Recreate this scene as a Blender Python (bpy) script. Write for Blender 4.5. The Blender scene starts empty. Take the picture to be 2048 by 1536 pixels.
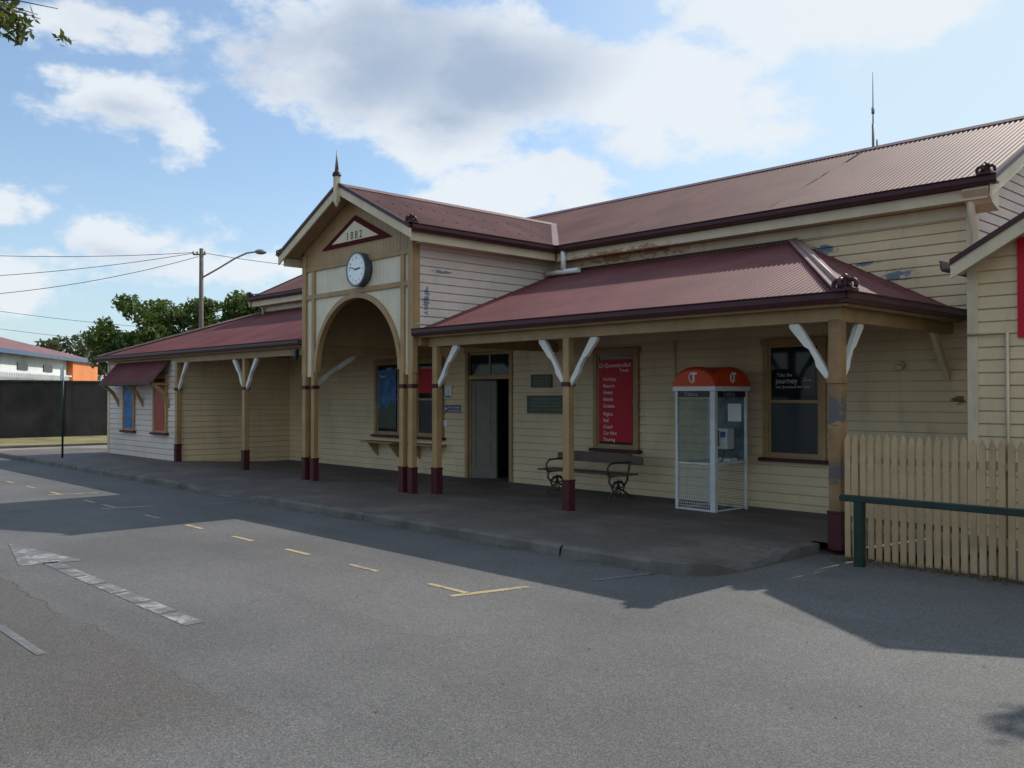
import bpy, math, random
import numpy as np
from mathutils import Vector, Matrix
random.seed(7); rng=np.random.default_rng(7)
SC=bpy.context.scene
ORG={}
# ------------------------------------------------------------------ mesh builder
class B:
    def __init__(s): s.v=[];s.f=[];s.m=[];s.s=[];s.uv={}
    def add(s,vs,fs,mi=0,sm=False):
        o=len(s.v); s.v+= [tuple(p) for p in vs]
        for f in fs: s.f.append([i+o for i in f]); s.m.append(mi); s.s.append(sm)
        return o
    def box(s,x0,x1,y0,y1,z0,z1,mi=0):
        vs=[(x,y,z) for z in(z0,z1) for y in(y0,y1) for x in(x0,x1)]
        s.add(vs,[(0,2,3,1),(4,5,7,6),(0,1,5,4),(2,6,7,3),(0,4,6,2),(1,3,7,5)],mi)
    def beam(s,p,q,w,h,mi=0,up=(0,0,1)):
        p=Vector(p);q=Vector(q);d=(q-p).normalized();up=Vector(up)
        if abs(d.dot(up))>.98: up=Vector((0,1,0))
        a=d.cross(up).normalized()*w/2;b=a.cross(d).normalized()*h/2
        vs=[p-a-b,p+a-b,p+a+b,p-a+b,q-a-b,q+a-b,q+a+b,q-a+b]
        s.add(vs,[(0,3,2,1),(4,5,6,7),(0,1,5,4),(1,2,6,5),(2,3,7,6),(3,0,4,7)],mi)
    def prism(s,pts,vec,mi=0):
        n=len(pts);vec=Vector(vec);vs=[Vector(p) for p in pts];vs+=[p+vec for p in vs]
        s.add(vs,[list(range(n))[::-1],[n+i for i in range(n)]]+[(i,(i+1)%n,n+(i+1)%n,n+i) for i in range(n)],mi)
    def tube(s,pts,r,n=8,mi=0,sm=True):
        pts=[Vector(p) for p in pts]
        rs=r if isinstance(r,(list,tuple)) else [r]*len(pts)
        vs=[];prev=None
        for i,p in enumerate(pts):
            d=(pts[min(i+1,len(pts)-1)]-pts[max(i-1,0)]).normalized()
            if prev is None:
                up=Vector((0,0,1)) if abs(d.z)<.9 else Vector((1,0,0))
                a=d.cross(up).normalized()
            else:
                a=(prev-d*prev.dot(d)).normalized()
            prev=a;b=d.cross(a)
            for k in range(n):
                t=2*math.pi*k/n;vs.append(p+(a*math.cos(t)+b*math.sin(t))*rs[i])
        fs=[]
        for i in range(len(pts)-1):
            for k in range(n): fs.append((i*n+k,i*n+(k+1)%n,(i+1)*n+(k+1)%n,(i+1)*n+k))
        o=s.add(vs,fs,mi,sm)
        L=len(pts)-1
        s.f.append([o+k for k in range(n)][::-1]);s.m.append(mi);s.s.append(False)
        s.f.append([o+L*n+k for k in range(n)]);s.m.append(mi);s.s.append(False)
    def cyl(s,p,q,r,r2=None,n=16,mi=0,sm=True): s.tube([p,q],[r,r if r2 is None else r2],n,mi,sm)
    def ball(s,c,r,n=10,mi=0,sc=(1,1,1)):
        c=Vector(c);vs=[];fs=[]
        for i in range(n+1):
            ph=math.pi*i/n
            for k in range(n*2):
                t=math.pi*k/n
                vs.append(c+Vector((sc[0]*r*math.sin(ph)*math.cos(t),sc[1]*r*math.sin(ph)*math.sin(t),sc[2]*r*math.cos(ph))))
        for i in range(n):
            for k in range(n*2): fs.append((i*2*n+k,(i+1)*2*n+k,(i+1)*2*n+(k+1)%(2*n),i*2*n+(k+1)%(2*n)))
        s.add(vs,fs,mi,True)
    def panel(s,O,U,V,N,us,offs,lohi,mi=0,sm=False):
        O=Vector(O);U=Vector(U);V=Vector(V);N=Vector(N);vs=[];uv=[];fs=[];k=0
        for u,o in zip(us,offs):
            r=lohi(u)
            if r is None: k=0;continue
            i=len(vs)
            for v in r: vs.append(O+U*u+V*v+N*o);uv.append((u,v))
            if k: fs.append((i-2,i,i+1,i-1))
            k=1
        o=s.add(vs,fs,mi,sm)
        for i,c in enumerate(uv): s.uv[o+i]=c
    def text(s,body,size,loc,facing='-y',mi=0,align='CENTER',ext=.002,sx=1.0,bold=0.0):
        cu=bpy.data.curves.new('t','FONT');cu.body=body;cu.size=size;cu.align_x=align;cu.align_y='CENTER';cu.extrude=ext;cu.offset=bold
        ob=bpy.data.objects.new('t',cu);SC.collection.objects.link(ob)
        bpy.context.view_layer.update()
        me=bpy.data.meshes.new_from_object(ob.evaluated_get(bpy.context.evaluated_depsgraph_get()))
        R=Matrix.Rotation(math.pi/2,4,'X')
        if facing=='+x': R=Matrix.Rotation(math.pi/2,4,'Z')@R
        T=Matrix.Translation(loc)@R@Matrix.Diagonal((sx,1,1,1))
        s.add([T@v.co for v in me.vertices],[list(p.vertices) for p in me.polygons],mi)
        bpy.data.objects.remove(ob);bpy.data.curves.remove(cu);bpy.data.meshes.remove(me)
    def obj(s,name,mats,parent=None,label=None,cat=None,group=None,kind=None,origin=None,bevel=0):
        if not isinstance(mats,(list,tuple)): mats=[mats]
        if parent is not None: org=ORG[parent.name]
        elif origin is not None: org=Vector(origin)
        elif kind: org=Vector((0,0,0))
        else:
            a=np.array(s.v);org=Vector(((a[:,0].min()+a[:,0].max())/2,(a[:,1].min()+a[:,1].max())/2,a[:,2].min()))
        me=bpy.data.meshes.new(name)
        me.from_pydata([(x-org.x,y-org.y,z-org.z) for x,y,z in s.v],[],s.f)
        for m in mats: me.materials.append(m)
        me.polygons.foreach_set('material_index',s.m);me.polygons.foreach_set('use_smooth',s.s)
        if s.uv:
            l=me.uv_layers.new(name='UVMap')
            for i,lp in enumerate(me.loops):
                if lp.vertex_index in s.uv: l.data[i].uv=s.uv[lp.vertex_index]
        me.update()
        o=bpy.data.objects.new(name,me);SC.collection.objects.link(o)
        if parent is not None: o.parent=parent
        else: o.location=org
        ORG[o.name]=org
        if label:o['label']=label
        if cat:o['category']=cat
        if group:o['group']=group
        if kind:o['kind']=kind
        if bevel:
            b=o.modifiers.new('b','BEVEL');b.width=bevel;b.segments=2;b.limit_method='ANGLE'
        return o
def boxes(name,L,mt,par,bevel=0):
    for b in L:
        g=B();g.box(*b);o=g.obj(name,mt,par,bevel=bevel)
    return o
def E(name,loc,label,cat,group=None):
    o=bpy.data.objects.new(name,None);SC.collection.objects.link(o);o.location=loc;o.empty_display_size=.3
    ORG[o.name]=Vector(loc);o['label']=label;o['category']=cat
    if group:o['group']=group
    return o
def poly(P):
    def f(u):
        vs=[]
        for i in range(len(P)):
            (a,b),(c,d)=P[i],P[(i+1)%len(P)]
            if abs(a-c)<1e-9:
                if abs(u-a)<1e-6: vs+=[b,d]
            elif min(a,c)-1e-6<=u<=max(a,c)+1e-6: vs.append(b+(d-b)*(u-a)/(c-a))
        return (min(vs),max(vs)) if vs else None
    return f
def corr(u0,u1,p=.085,amp=.012,n=6):
    us=list(np.arange(u0,u1,p/n))+[u1]
    return us,[amp*math.sin(2*math.pi*u/p) for u in us]
def boards(u0,u1,h=.155,d=.028,g=.015,z0=0.0):
    ks=range(int(math.floor((u0-z0)/h))-1,int((u1-z0)/h)+2);us=[];of=[]
    for k in ks:
        j=random.uniform(-.003,.003)
        for a,o in((0,d+j),(h*.55,d*.74+j),(h-g,d*.5),(h-g*.7,-.004),(h-.001,-.004)):
            u=z0+k*h+a
            if u0-1e-6<=u<=u1+1e-6: us.append(u);of.append(o)
    us=[u0]+us+[u1];of=[of[0]]+of+[of[-1]]
    return us,of
# ------------------------------------------------------------------ materials
def N(nt,t,ins=None,**pr):
    n=nt.nodes.new(t)
    for k,v in pr.items(): setattr(n,k,v)
    for k,v in (ins or {}).items():
        if isinstance(v,bpy.types.NodeSocket): nt.links.new(v,n.inputs[k])
        else: n.inputs[k].default_value=v
    return n
def c4(c): return (c[0],c[1],c[2],1)
def mth(nt,op,a,b=0.0,c=0.0,clamp=False): return N(nt,'ShaderNodeMath',{0:a,1:b,2:c},operation=op,use_clamp=clamp).outputs[0]
def vm(nt,op,a,b=(0,0,0)):
    n=N(nt,'ShaderNodeVectorMath',{0:a,1:b},operation=op)
    return n.outputs['Value'] if op in('LENGTH','DOT_PRODUCT') else n.outputs[0]
def mr(nt,v,a,b,c=0.0,d=1.0,smooth=True):
    return N(nt,'ShaderNodeMapRange',{'Value':v,'From Min':a,'From Max':b,'To Min':c,'To Max':d},interpolation_type='SMOOTHSTEP' if smooth else 'LINEAR').outputs[0]
def mix(nt,f,a,b,mode='MIX'): return N(nt,'ShaderNodeMixRGB',{'Fac':f,'Color1':a,'Color2':b},blend_type=mode).outputs[0]
def noise(nt,vec,scale,detail=4,rough=.55): return N(nt,'ShaderNodeTexNoise',{'Vector':vec,'Scale':scale,'Detail':detail,'Roughness':rough}).outputs['Fac']
def newmat(name):
    m=bpy.data.materials.new(name);m.use_nodes=True;nt=m.node_tree;nt.nodes.clear()
    o=N(nt,'ShaderNodeOutputMaterial');p=N(nt,'ShaderNodeBsdfPrincipled');nt.links.new(p.outputs[0],o.inputs[0])
    pos=N(nt,'ShaderNodeNewGeometry').outputs['Position']
    return m,nt,p,pos,o
def paint(name,col,rough=.55,var=.15,scale=2.0,grime=.35,gcol=(.13,.10,.06),bump=0,bs=40,spots=(),metal=0,spec=.5):
    m,nt,p,pos,o=newmat(name)
    n1=noise(nt,pos,scale,3)
    c=mix(nt,mr(nt,n1,.3,.7),c4([x*(1-var) for x in col]),c4([min(1,x*(1+var*.6)) for x in col]))
    if grime>.06:
        st=vm(nt,'MULTIPLY',pos,(3,3,.7))
        n2=noise(nt,st,1.4,5,.65)
        c=mix(nt,mth(nt,'MULTIPLY',mr(nt,n2,.5,.8),grime),c,c4(gcol))
        n3=noise(nt,vm(nt,'MULTIPLY',pos,(.6,.6,1.6)),16,3,.7)
        c=mix(nt,mth(nt,'MULTIPLY',mr(nt,n3,.60,.75),min(1,grime*.8)),c,c4(gcol))
    if spots:
        nn=noise(nt,vm(nt,'MULTIPLY',pos,(3,3,9)),2.2,5,.7)
    for (sx,sy,sz,rx,ry,rz,sc) in spots:
        d=vm(nt,'LENGTH',vm(nt,'MULTIPLY',vm(nt,'SUBTRACT',pos,(sx,sy,sz)),(1/rx,1/ry,1/rz)))
        k=mth(nt,'SUBTRACT',mth(nt,'MULTIPLY',nn,3.2),d)
        c=mix(nt,mr(nt,k,.95,1.08),c,c4(sc))
    nt.links.new(c,p.inputs['Base Color'])
    p.inputs['Roughness'].default_value=rough;p.inputs['Metallic'].default_value=metal
    p.inputs['Specular IOR Level'].default_value=spec
    if bump:
        b=N(nt,'ShaderNodeBump',{'Height':noise(nt,pos,bs,3,.6),'Strength':bump,'Distance':.01})
        nt.links.new(b.outputs[0],p.inputs['Normal'])
    return m
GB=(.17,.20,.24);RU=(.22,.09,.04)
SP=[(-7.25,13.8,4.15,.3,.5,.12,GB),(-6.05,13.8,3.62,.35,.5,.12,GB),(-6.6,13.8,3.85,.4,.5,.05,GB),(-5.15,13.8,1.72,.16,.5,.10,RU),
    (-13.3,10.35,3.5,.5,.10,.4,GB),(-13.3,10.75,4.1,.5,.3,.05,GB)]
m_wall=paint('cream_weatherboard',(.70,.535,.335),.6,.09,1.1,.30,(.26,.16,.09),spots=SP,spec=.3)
m_side=paint('pale_weatherboard',(.65,.55,.48),.6,.08,1.1,.28,(.30,.22,.16),spots=SP[4:],spec=.3)
m_cream=paint('cream_trim',(.64,.52,.355),.5,.1,2,.3,(.23,.15,.08),spots=[(-11.6,13.4,4.5,1.2,.9,.16,(.38,.20,.09)),(-10.6,13.4,4.5,.9,.9,.16,(.38,.20,.09))])
m_white=paint('white_trim',(.72,.69,.63),.5,.08,3,.4,(.25,.22,.19))
m_tan=paint('ochre_trim',(.37,.23,.10),.5,.15,2.5,.4,(.12,.065,.035))
m_tanb=paint('ochre_boards',(.39,.25,.125),.55,.10,2.5,.25,(.18,.10,.05))
m_peel=paint('weathered_ochre',(.27,.15,.065),.6,.3,3,.6,(.08,.065,.05),spots=[(-5.3,10.3,1.6,.5,.5,.25,(.10,.09,.085)),(-5.3,10.3,.85,.3,.5,.18,(.10,.09,.085))])
m_maroon=paint('maroon_paint',(.07,.014,.017),.5,.2,3,.4,(.05,.033,.03),spec=.3)
m_gut=paint('maroon_gutter',(.055,.014,.016),.45,.2,3,.3,(.045,.025,.025),spec=.35)
m_iron=paint('cast_iron',(.05,.035,.03),.5,.2,6,.3)
m_wood=paint('bench_wood',(.11,.065,.045),.5,.2,5,.5)
m_green=paint('green_paint',(.012,.030,.024),.45,.2,5,.2,(.03,.03,.03),spec=.35)
m_inner=paint('inner_room_paint',(.16,.14,.10),.7,.2,2,.2)
m_alum=paint('booth_aluminium',(.60,.60,.59),.4,.1,5,.25,(.2,.2,.2),metal=.1)
m_orange=paint('orange_plastic',(.66,.065,.015),.35,.1,4,.15,(.3,.06,.02),spec=.3)
m_wtext=paint('white_lettering',(.80,.80,.80),.5,.03,4,.05)
m_red=paint('red_poster',(.50,.008,.022),.45,.06,2,.06,(.3,.02,.03),spec=.25)
m_blue=paint('blue_poster',(.05,.16,.38),.45,.45,3,.1,(.02,.05,.15),spec=.3)
m_dgreen=paint('plaque_green',(.03,.055,.035),.4,.2,5,.2)
m_gold=paint('plaque_lettering',(.36,.30,.16),.5,.1,5,.1)
m_purple=paint('purple_sign',(.10,.07,.16),.4,.1,5,.1)
m_galv=paint('galvanised_pole',(.20,.21,.22),.5,.15,4,.3,metal=.3)
m_rim=paint('clock_rim_paint',(.07,.085,.11),.35,.1,4,.1)
m_timber=paint('pole_timber',(.12,.10,.085),.8,.25,3,.4)
m_pvc=paint('white_pipe',(.75,.75,.73),.4,.05,4,.25,(.3,.3,.3))
m_dial=paint('clock_dial',(.90,.93,.94),.3,.02,4,.02)
m_black=paint('black_paint',(.015,.015,.017),.4,.1,4,.05)
m_concw=paint('stained_concrete_wall',(.032,.028,.027),.9,.6,.5,.6,(.010,.009,.009))
m_kerb=paint('kerb_concrete',(.125,.11,.098),.85,.35,1.5,.6,(.035,.03,.027),bump=.6,bs=18)
m_picket=paint('picket_paint',(.46,.31,.165),.6,.12,3,.4,(.16,.095,.05))
m_hwall=paint('house_white',(.75,.77,.78),.6,.1,1,.15);m_hblue=paint('house_blue_trim',(.09,.15,.25),.5)
m_horange=paint('house_orange_wall',(.72,.23,.07),.6,.1,1,.1);m_hroof=paint('house_red_roof',(.20,.085,.08),.6,.2,1,.3)
m_cable=paint('cable_black',(.03,.03,.035),.6,grime=0)
m_bark=paint('bark',(.10,.08,.06),.9,.3,6,.4)
def roofmat(name,col):
    m,nt,p,pos,o=newmat(name)
    n1=noise(nt,pos,.9,4,.6);n2=noise(nt,pos,14,3,.7)
    c=mix(nt,mr(nt,n1,.3,.7),c4([x*.80 for x in col]),c4([x*1.14 for x in col]))
    c=mix(nt,mth(nt,'MULTIPLY',mr(nt,n2,.55,.75),.35),c,c4([x*.6 for x in col]))
    uv=N(nt,'ShaderNodeUVMap').outputs[0]
    sp=N(nt,'ShaderNodeSeparateXYZ',{0:uv})
    fu=mth(nt,'FRACT',mth(nt,'DIVIDE',sp.outputs[0],.34));fv=mth(nt,'FRACT',mth(nt,'DIVIDE',mth(nt,'ADD',sp.outputs[1],.35),.78))
    du=mth(nt,'MULTIPLY',mth(nt,'ABSOLUTE',mth(nt,'SUBTRACT',fu,.5)),.34);dv=mth(nt,'MULTIPLY',mth(nt,'ABSOLUTE',mth(nt,'SUBTRACT',fv,.5)),.78)
    k=mth(nt,'MULTIPLY',mth(nt,'LESS_THAN',du,.028),mth(nt,'LESS_THAN',dv,.038))
    c=mix(nt,mth(nt,'MULTIPLY',k,.85),c,c4([x*.18 for x in col]))
    fl=mth(nt,'FRACT',mth(nt,'DIVIDE',sp.outputs[0],.765))
    c=mix(nt,mth(nt,'MULTIPLY',mth(nt,'LESS_THAN',fl,.03),.3),c,c4([x*.4 for x in col]))
    nt.links.new(c,p.inputs['Base Color']);p.inputs['Roughness'].default_value=.62;p.inputs['Specular IOR Level'].default_value=.18
    return m
m_roof=roofmat('corrugated_red_roof',(.160,.078,.071))
m_roofv=roofmat('corrugated_veranda_roof',(.148,.052,.054))
m_cap=paint('ridge_capping',(.17,.08,.072),.5,.15,3,.3,(.1,.05,.05))
m_capl=paint('faded_capping',(.28,.17,.15),.5,.15,3,.3,(.15,.08,.07))
def glassmat(name,col=(.010,.011,.013),r=.06):
    m,nt,p,pos,o=newmat(name)
    n=noise(nt,pos,1.5,2)
    c=mix(nt,n,c4(col),c4([x*2 for x in col]))
    nt.links.new(c,p.inputs['Base Color']);p.inputs['Roughness'].default_value=r;p.inputs['Specular IOR Level'].default_value=.22
    return m
m_glass=glassmat('window_glass');m_glassl=glassmat('hazy_window_glass',(.035,.038,.045),.12)
m_bglass,nt,p,pos,o=newmat('booth_glass')
p.inputs['Base Color'].default_value=(.16,.22,.22,1);p.inputs['Roughness'].default_value=.1
tb=N(nt,'ShaderNodeBsdfTransparent',{'Color':(.86,.92,.92,1)})
f=mr(nt,noise(nt,pos,2.5,3),.35,.7,.76,.92)
mx=N(nt,'ShaderNodeMixShader',{0:f,1:p.outputs[0],2:tb.outputs[0]});nt.links.new(mx.outputs[0],o.inputs[0])
m_perf,nt,p,pos,o=newmat('perforated_panel')
vo=N(nt,'ShaderNodeTexVoronoi',{'Vector':pos,'Scale':22.0,'Randomness':0.0})
k=mr(nt,vo.outputs['Distance'],.50,.54)
p.inputs['Base Color'].default_value=(.36,.36,.34,1);p.inputs['Roughness'].default_value=.5
tb=N(nt,'ShaderNodeBsdfTransparent')
mx=N(nt,'ShaderNodeMixShader',{0:k,1:tb.outputs[0],2:p.outputs[0]});nt.links.new(mx.outputs[0],o.inputs[0])
# asphalt
def asphalt(name,base,speck=.5,cracks=True):
    m,nt,p,pos,o=newmat(name)
    vo=N(nt,'ShaderNodeTexVoronoi',{'Vector':pos,'Scale':125.0})
    cs=N(nt,'ShaderNodeSeparateXYZ',{0:vo.outputs['Color']}).outputs[0]
    n1=noise(nt,pos,.35,5,.6);n2=noise(nt,pos,60,3,.7);n3=noise(nt,vm(nt,'MULTIPLY',pos,(.22,1.6,1)),.8,4,.6)
    c=mix(nt,mr(nt,n1,.3,.7),c4([x*.80 for x in base]),c4([x*1.12 for x in base]))
    c=mix(nt,mth(nt,'MULTIPLY',mr(nt,n3,.45,.75),.45),c,c4((base[0]*.66,base[1]*.66,base[2]*.66)))
    if cracks:
        sy=N(nt,'ShaderNodeSeparateXYZ',{0:pos})
        yy=mth(nt,'ADD',sy.outputs[1],mth(nt,'MULTIPLY',mth(nt,'SUBTRACT',noise(nt,pos,1.1,4),.5),.5))
        old=mth(nt,'MULTIPLY',mr(nt,yy,2.68,2.55),mr(nt,sy.outputs[0],-4.6,-5.6))
        c=mix(nt,mth(nt,'MULTIPLY',old,.6),c,c4((base[0]*.74,base[1]*.66,base[2]*.58)))
        seam=mth(nt,'MULTIPLY',mr(nt,mth(nt,'ABSOLUTE',mth(nt,'SUBTRACT',yy,2.62)),.0,.02,1,0),mth(nt,'MULTIPLY',mr(nt,sy.outputs[0],-4.6,-5.6),mr(nt,n1,.4,.55)))
        c=mix(nt,mth(nt,'MULTIPLY',seam,.7),c,c4((.035,.032,.03)))
        vs2=N(nt,'ShaderNodeTexVoronoi',{'Vector':pos,'Scale':.55});st2=mr(nt,mth(nt,'ADD',vs2.outputs['Distance'],mth(nt,'MULTIPLY',n3,.12)),.10,.24,1,0)
        c=mix(nt,mth(nt,'MULTIPLY',st2,.35),c,c4((.05,.048,.046)))
    c=mix(nt,speck,c,mix(nt,mth(nt,'POWER',cs,1.7),c4((.36,.36,.37)),c4((1.95,1.9,1.86))),'MULTIPLY')
    c=mix(nt,.3,c,mix(nt,mr(nt,n2,.35,.65),c4((.55,.55,.55)),c4((1.45,1.45,1.45))),'MULTIPLY')
    if cracks:
        dp=vm(nt,'ADD',pos,vm(nt,'MULTIPLY',N(nt,'ShaderNodeTexNoise',{'Vector':pos,'Scale':1.3,'Detail':4.0}).outputs['Color'],(1.4,1.4,0)))
        ve=N(nt,'ShaderNodeTexVoronoi',{'Vector':dp,'Scale':.33},feature='DISTANCE_TO_EDGE').outputs['Distance']
        kk=mth(nt,'MULTIPLY',mr(nt,ve,.0,.005,1,0),mr(nt,n1,.50,.60))
        c=mix(nt,mth(nt,'MULTIPLY',kk,.40),c,c4((.03,.028,.025)))
    nt.links.new(c,p.inputs['Base Color']);p.inputs['Roughness'].default_value=.8;p.inputs['Specular IOR Level'].default_value=.4
    b=N(nt,'ShaderNodeBump',{'Height':cs,'Strength':.42,'Distance':.005});nt.links.new(b.outputs[0],p.inputs['Normal'])
    return m
m_asph=asphalt('asphalt',(.120,.115,.112),.55)
m_path=asphalt('path_asphalt',(.22,.19,.17),.3,False)
def worn(name,col,th,bg=(.115,.112,.11)):
    m,nt,p,pos,o=newmat(name)
    n=noise(nt,pos,5,6,.7);n2=noise(nt,pos,70,3,.7)
    k=mth(nt,'ADD',mth(nt,'MULTIPLY',n,.7),mth(nt,'MULTIPLY',n2,.5))
    f=mr(nt,k,th,th+.12)
    c=mix(nt,f,c4(col),c4(bg))
    c=mix(nt,.45,c,mix(nt,mr(nt,n2,.35,.65),c4((.5,.5,.5)),c4((1.4,1.4,1.4))),'MULTIPLY')
    nt.links.new(c,p.inputs['Base Color']);p.inputs['Roughness'].default_value=.7
    return m
m_yel=worn('worn_yellow_line',(.42,.31,.165),.59)
m_wln=worn('worn_white_line',(.33,.33,.325),.50)
m_fnt=worn('faint_white_line',(.20,.20,.195),.51)
# pavers
m_pave,nt,p,pos,o=newmat('brick_pavers')
bk=N(nt,'ShaderNodeTexBrick',{'Vector':pos,'Color1':c4((.115,.087,.077)),'Color2':c4((.15,.116,.10)),'Mortar':c4((.046,.040,.036)),'Scale':1.0,'Mortar Size':.007,'Brick Width':.23,'Row Height':.115})
n1=noise(nt,pos,.9,6,.65);n2=noise(nt,pos,30,3)
c=mix(nt,mr(nt,n1,.35,.75),bk.outputs['Color'],c4((.085,.072,.064)))
c=mix(nt,mth(nt,'MULTIPLY',mr(nt,n1,.55,.35),.35),c,c4((.20,.17,.15)))
c=mix(nt,mth(nt,'MULTIPLY',mr(nt,n2,.6,.75),.4),c,c4((.05,.045,.04)))
nt.links.new(c,p.inputs['Base Color']);p.inputs['Roughness'].default_value=.7
m_grass=paint('dry_grass',(.20,.17,.07),.95,.35,.7,.5,(.10,.09,.03),bump=.6,bs=8)
m_ground=paint('ground_earth',(.14,.13,.07),.95,.3,.2,.4,(.07,.08,.03))
def leafmat(name,a,b_,tr=.3):
    m,nt,p,pos,o=newmat(name)
    n1=noise(nt,pos,.8,3);n2=noise(nt,pos,6,2)
    c=mix(nt,mr(nt,n1,.35,.65),c4(a),c4(b_));c=mix(nt,mth(nt,'MULTIPLY',mr(nt,n2,.5,.7),.5),c,c4([x*1.7 for x in b_]))
    nt.links.new(c,p.inputs['Base Color']);p.inputs['Roughness'].default_value=.5
    t=N(nt,'ShaderNodeBsdfTranslucent',{'Color':c});mx=N(nt,'ShaderNodeMixShader',{0:tr,1:p.outputs[0],2:t.outputs[0]})
    nt.links.new(mx.outputs[0],o.inputs[0]);return m
m_leaf=leafmat('foliage',(.045,.08,.015),(.115,.16,.03),.45)
m_leafd=leafmat('distant_foliage',(.05,.06,.03),(.10,.11,.05))
m_leafn=leafmat('yellow_green_leaves',(.05,.08,.015),(.18,.18,.03),.45)
m_litter=leafmat('dry_litter',(.10,.06,.03),(.16,.12,.05),.1)
# ------------------------------------------------------------------ ground
g=B();g.add([(-900,-900,-.15),(900,-900,-.15),(900,900,-.15),(-900,900,-.15)],[(0,1,2,3)]);g.obj('ground',m_ground,kind='structure')
g=B();g.add([(-95,-40,-.12),(40,-40,-.12),(40,40,-.12),(-36.5,40,-.12),(-36.5,7,-.12),(-95,7,-.12)],[(0,1,2,3,4,5)])
g.obj('road',m_asph,kind='structure')
g=B();g.add([(-36.4,7.1,-.114),(-33.1,7.1,-.114),(-33.1,40,-.114),(-36.4,40,-.114)],[(0,1,2,3)]);g.obj('path',m_path,kind='structure')
g=B();g.add([(-90,7.05,-.1),(-36.5,7.05,-.1),(-36.5,60,-.1),(-90,60,-.1)],[(0,1,2,3)]);g.obj('grass',m_grass,kind='structure')
def pz(x,y):
    z=-.0453*max(0,y-10.38)
    tr=lambda t,a,b,c,d:max(0,min(1,(t-a)/(b-a),(d-t)/(d-c)))
    f=tr(x,-17.9,-17.3,-15.5,-14.9)*max(0,min(1,(9.3-y)/1.3))
    f2=tr(y,8.2,8.5,9.3,9.6)*max(0,min(1,(x+6.6)/1.0))
    return z-.1*max(f,f2)
xs=[-33,-25,-20,-17.9,-17.3,-15.5,-14.9,-10,-6.6,-6.2,-5.9,-5.62];ys=[8.0,8.2,8.5,9.3,9.6,10.38,13.9]
g=B();vs=[]
for j,y in enumerate(ys):
    for i,x in enumerate(xs):
        X=x
        if j==0 and i==len(xs)-1: X=-5.78
        vs.append((X,y,pz(x,y)))
n=len(xs);g.add(vs,[(j*n+i,j*n+i+1,(j+1)*n+i+1,(j+1)*n+i) for j in range(len(ys)-1) for i in range(n-1)])
g.add([(-5.62,10.38,0),(-4.0,10.38,-.01),(-4.0,13.9,-.155),(-5.62,13.9,-.159)],[(0,1,2,3)])
g.obj('pavement',m_pave,kind='structure')
# kerb
g=B()
kx=[-33.1]
while kx[-1]<-19.3: kx.append(kx[-1]+random.uniform(.8,1.6))
kx+=[-17.9,-17.3,-15.5,-14.9]
while kx[-1]<-7.6: kx.append(kx[-1]+random.uniform(.8,1.7))
kx.append(-6.15)
for a,b2 in zip(kx[:-1],kx[1:]):
    m_=3;e=.003;jj=[random.uniform(-.010,.010) for _ in range(m_+1)]
    for q in range(m_):
        xa=a+(b2-a)*q/m_+(e if q==0 else 0);xb=a+(b2-a)*(q+1)/m_-(e if q==m_-1 else 0)
        za,zb=pz(xa,8.0)+.004,pz(xb,8.0)+.004;j0,j1=jj[q],jj[q+1]
        g.add([(xa,7.83+j0,-.14),(xb,7.83+j1,-.14),(xb,7.85+j1*1.5,zb-.03),(xa,7.85+j0*1.5,za-.03),(xb,7.885+j1*2,zb),(xa,7.885+j0*2,za),(xa,8.0,za),(xb,8.0,zb)],[(0,1,2,3),(3,2,4,5),(5,4,7,6)])
pts=[(-6.15,7.84),(-5.8,7.92),(-5.55,8.15),(-5.47,8.5),(-5.47,9.3),(-5.47,9.6),(-5.47,10.25)]
inn=[(-6.15,8.0),(-5.9,8.05),(-5.7,8.25),(-5.62,8.5),(-5.62,9.3),(-5.62,9.6),(-5.62,10.25)]
for i in range(len(pts)-1):
    (ax,ay),(bx,by)=pts[i],pts[i+1];za=pz(-5.62,ay) +.004 if i>1 else .004;zb=pz(-5.62,by)+.004 if i>0 else .004
    if i==0: za=zb=.004
    g.add([(ax,ay,-.14),(bx,by,-.14),(bx,by,zb),(ax,ay,za),(inn[i][0],inn[i][1],za),(inn[i+1][0],inn[i+1][1],zb)],[(0,1,2,3),(3,2,5,4)])
g.obj('kerb',m_kerb,kind='structure')
g=B();g.box(-36.6,-36.45,7.0,40,-.13,-.03);g.obj('kerb',m_kerb,kind='structure')
# markings
def quad(g,x0,x1,y0,y1,sk=0): g.add([(x0,y0,-.116),(x1,y0,-.116),(x1+sk,y1,-.116),(x0+sk,y1,-.116)],[(0,1,2,3)])
g=B()
for x in [-8.46,-9.88,-11.3,-12.8,-14.35,-17.2,-20.7,-22.2,-23.8,-25.3,-28.4,-30]: quad(g,x-.28,x+.28,5.68,5.75)
for x in (-6.7,-15.9,-18.8,-26.8): quad(g,x-.6,x+.02,5.68,5.75);quad(g,x-.05,x+.04,5.5,6.35,.2)
g.obj('yellow_parking_marking',m_yel,kind='structure')
g=B()
for x in (-6.32,-15.4,-18.1): quad(g,x,x+.09,7.05,7.8,.2)
quad(g,-8.4,-7.25,2.05,2.12);g.obj('white_parking_marking',m_fnt,kind='structure')
g=B();g.add([(-13.05,3.34,-.116),(-11.2,2.98,-.116),(-11.05,3.62,-.116)],[(0,1,2)])
x=-11.2
while x<-7.7:
    quad(g,x,x+.5,3.22+random.uniform(-.02,.02),3.38,random.uniform(-.03,.03));x+=.56
g.obj('direction_arrow_marking',m_wln,kind='structure')
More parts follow.
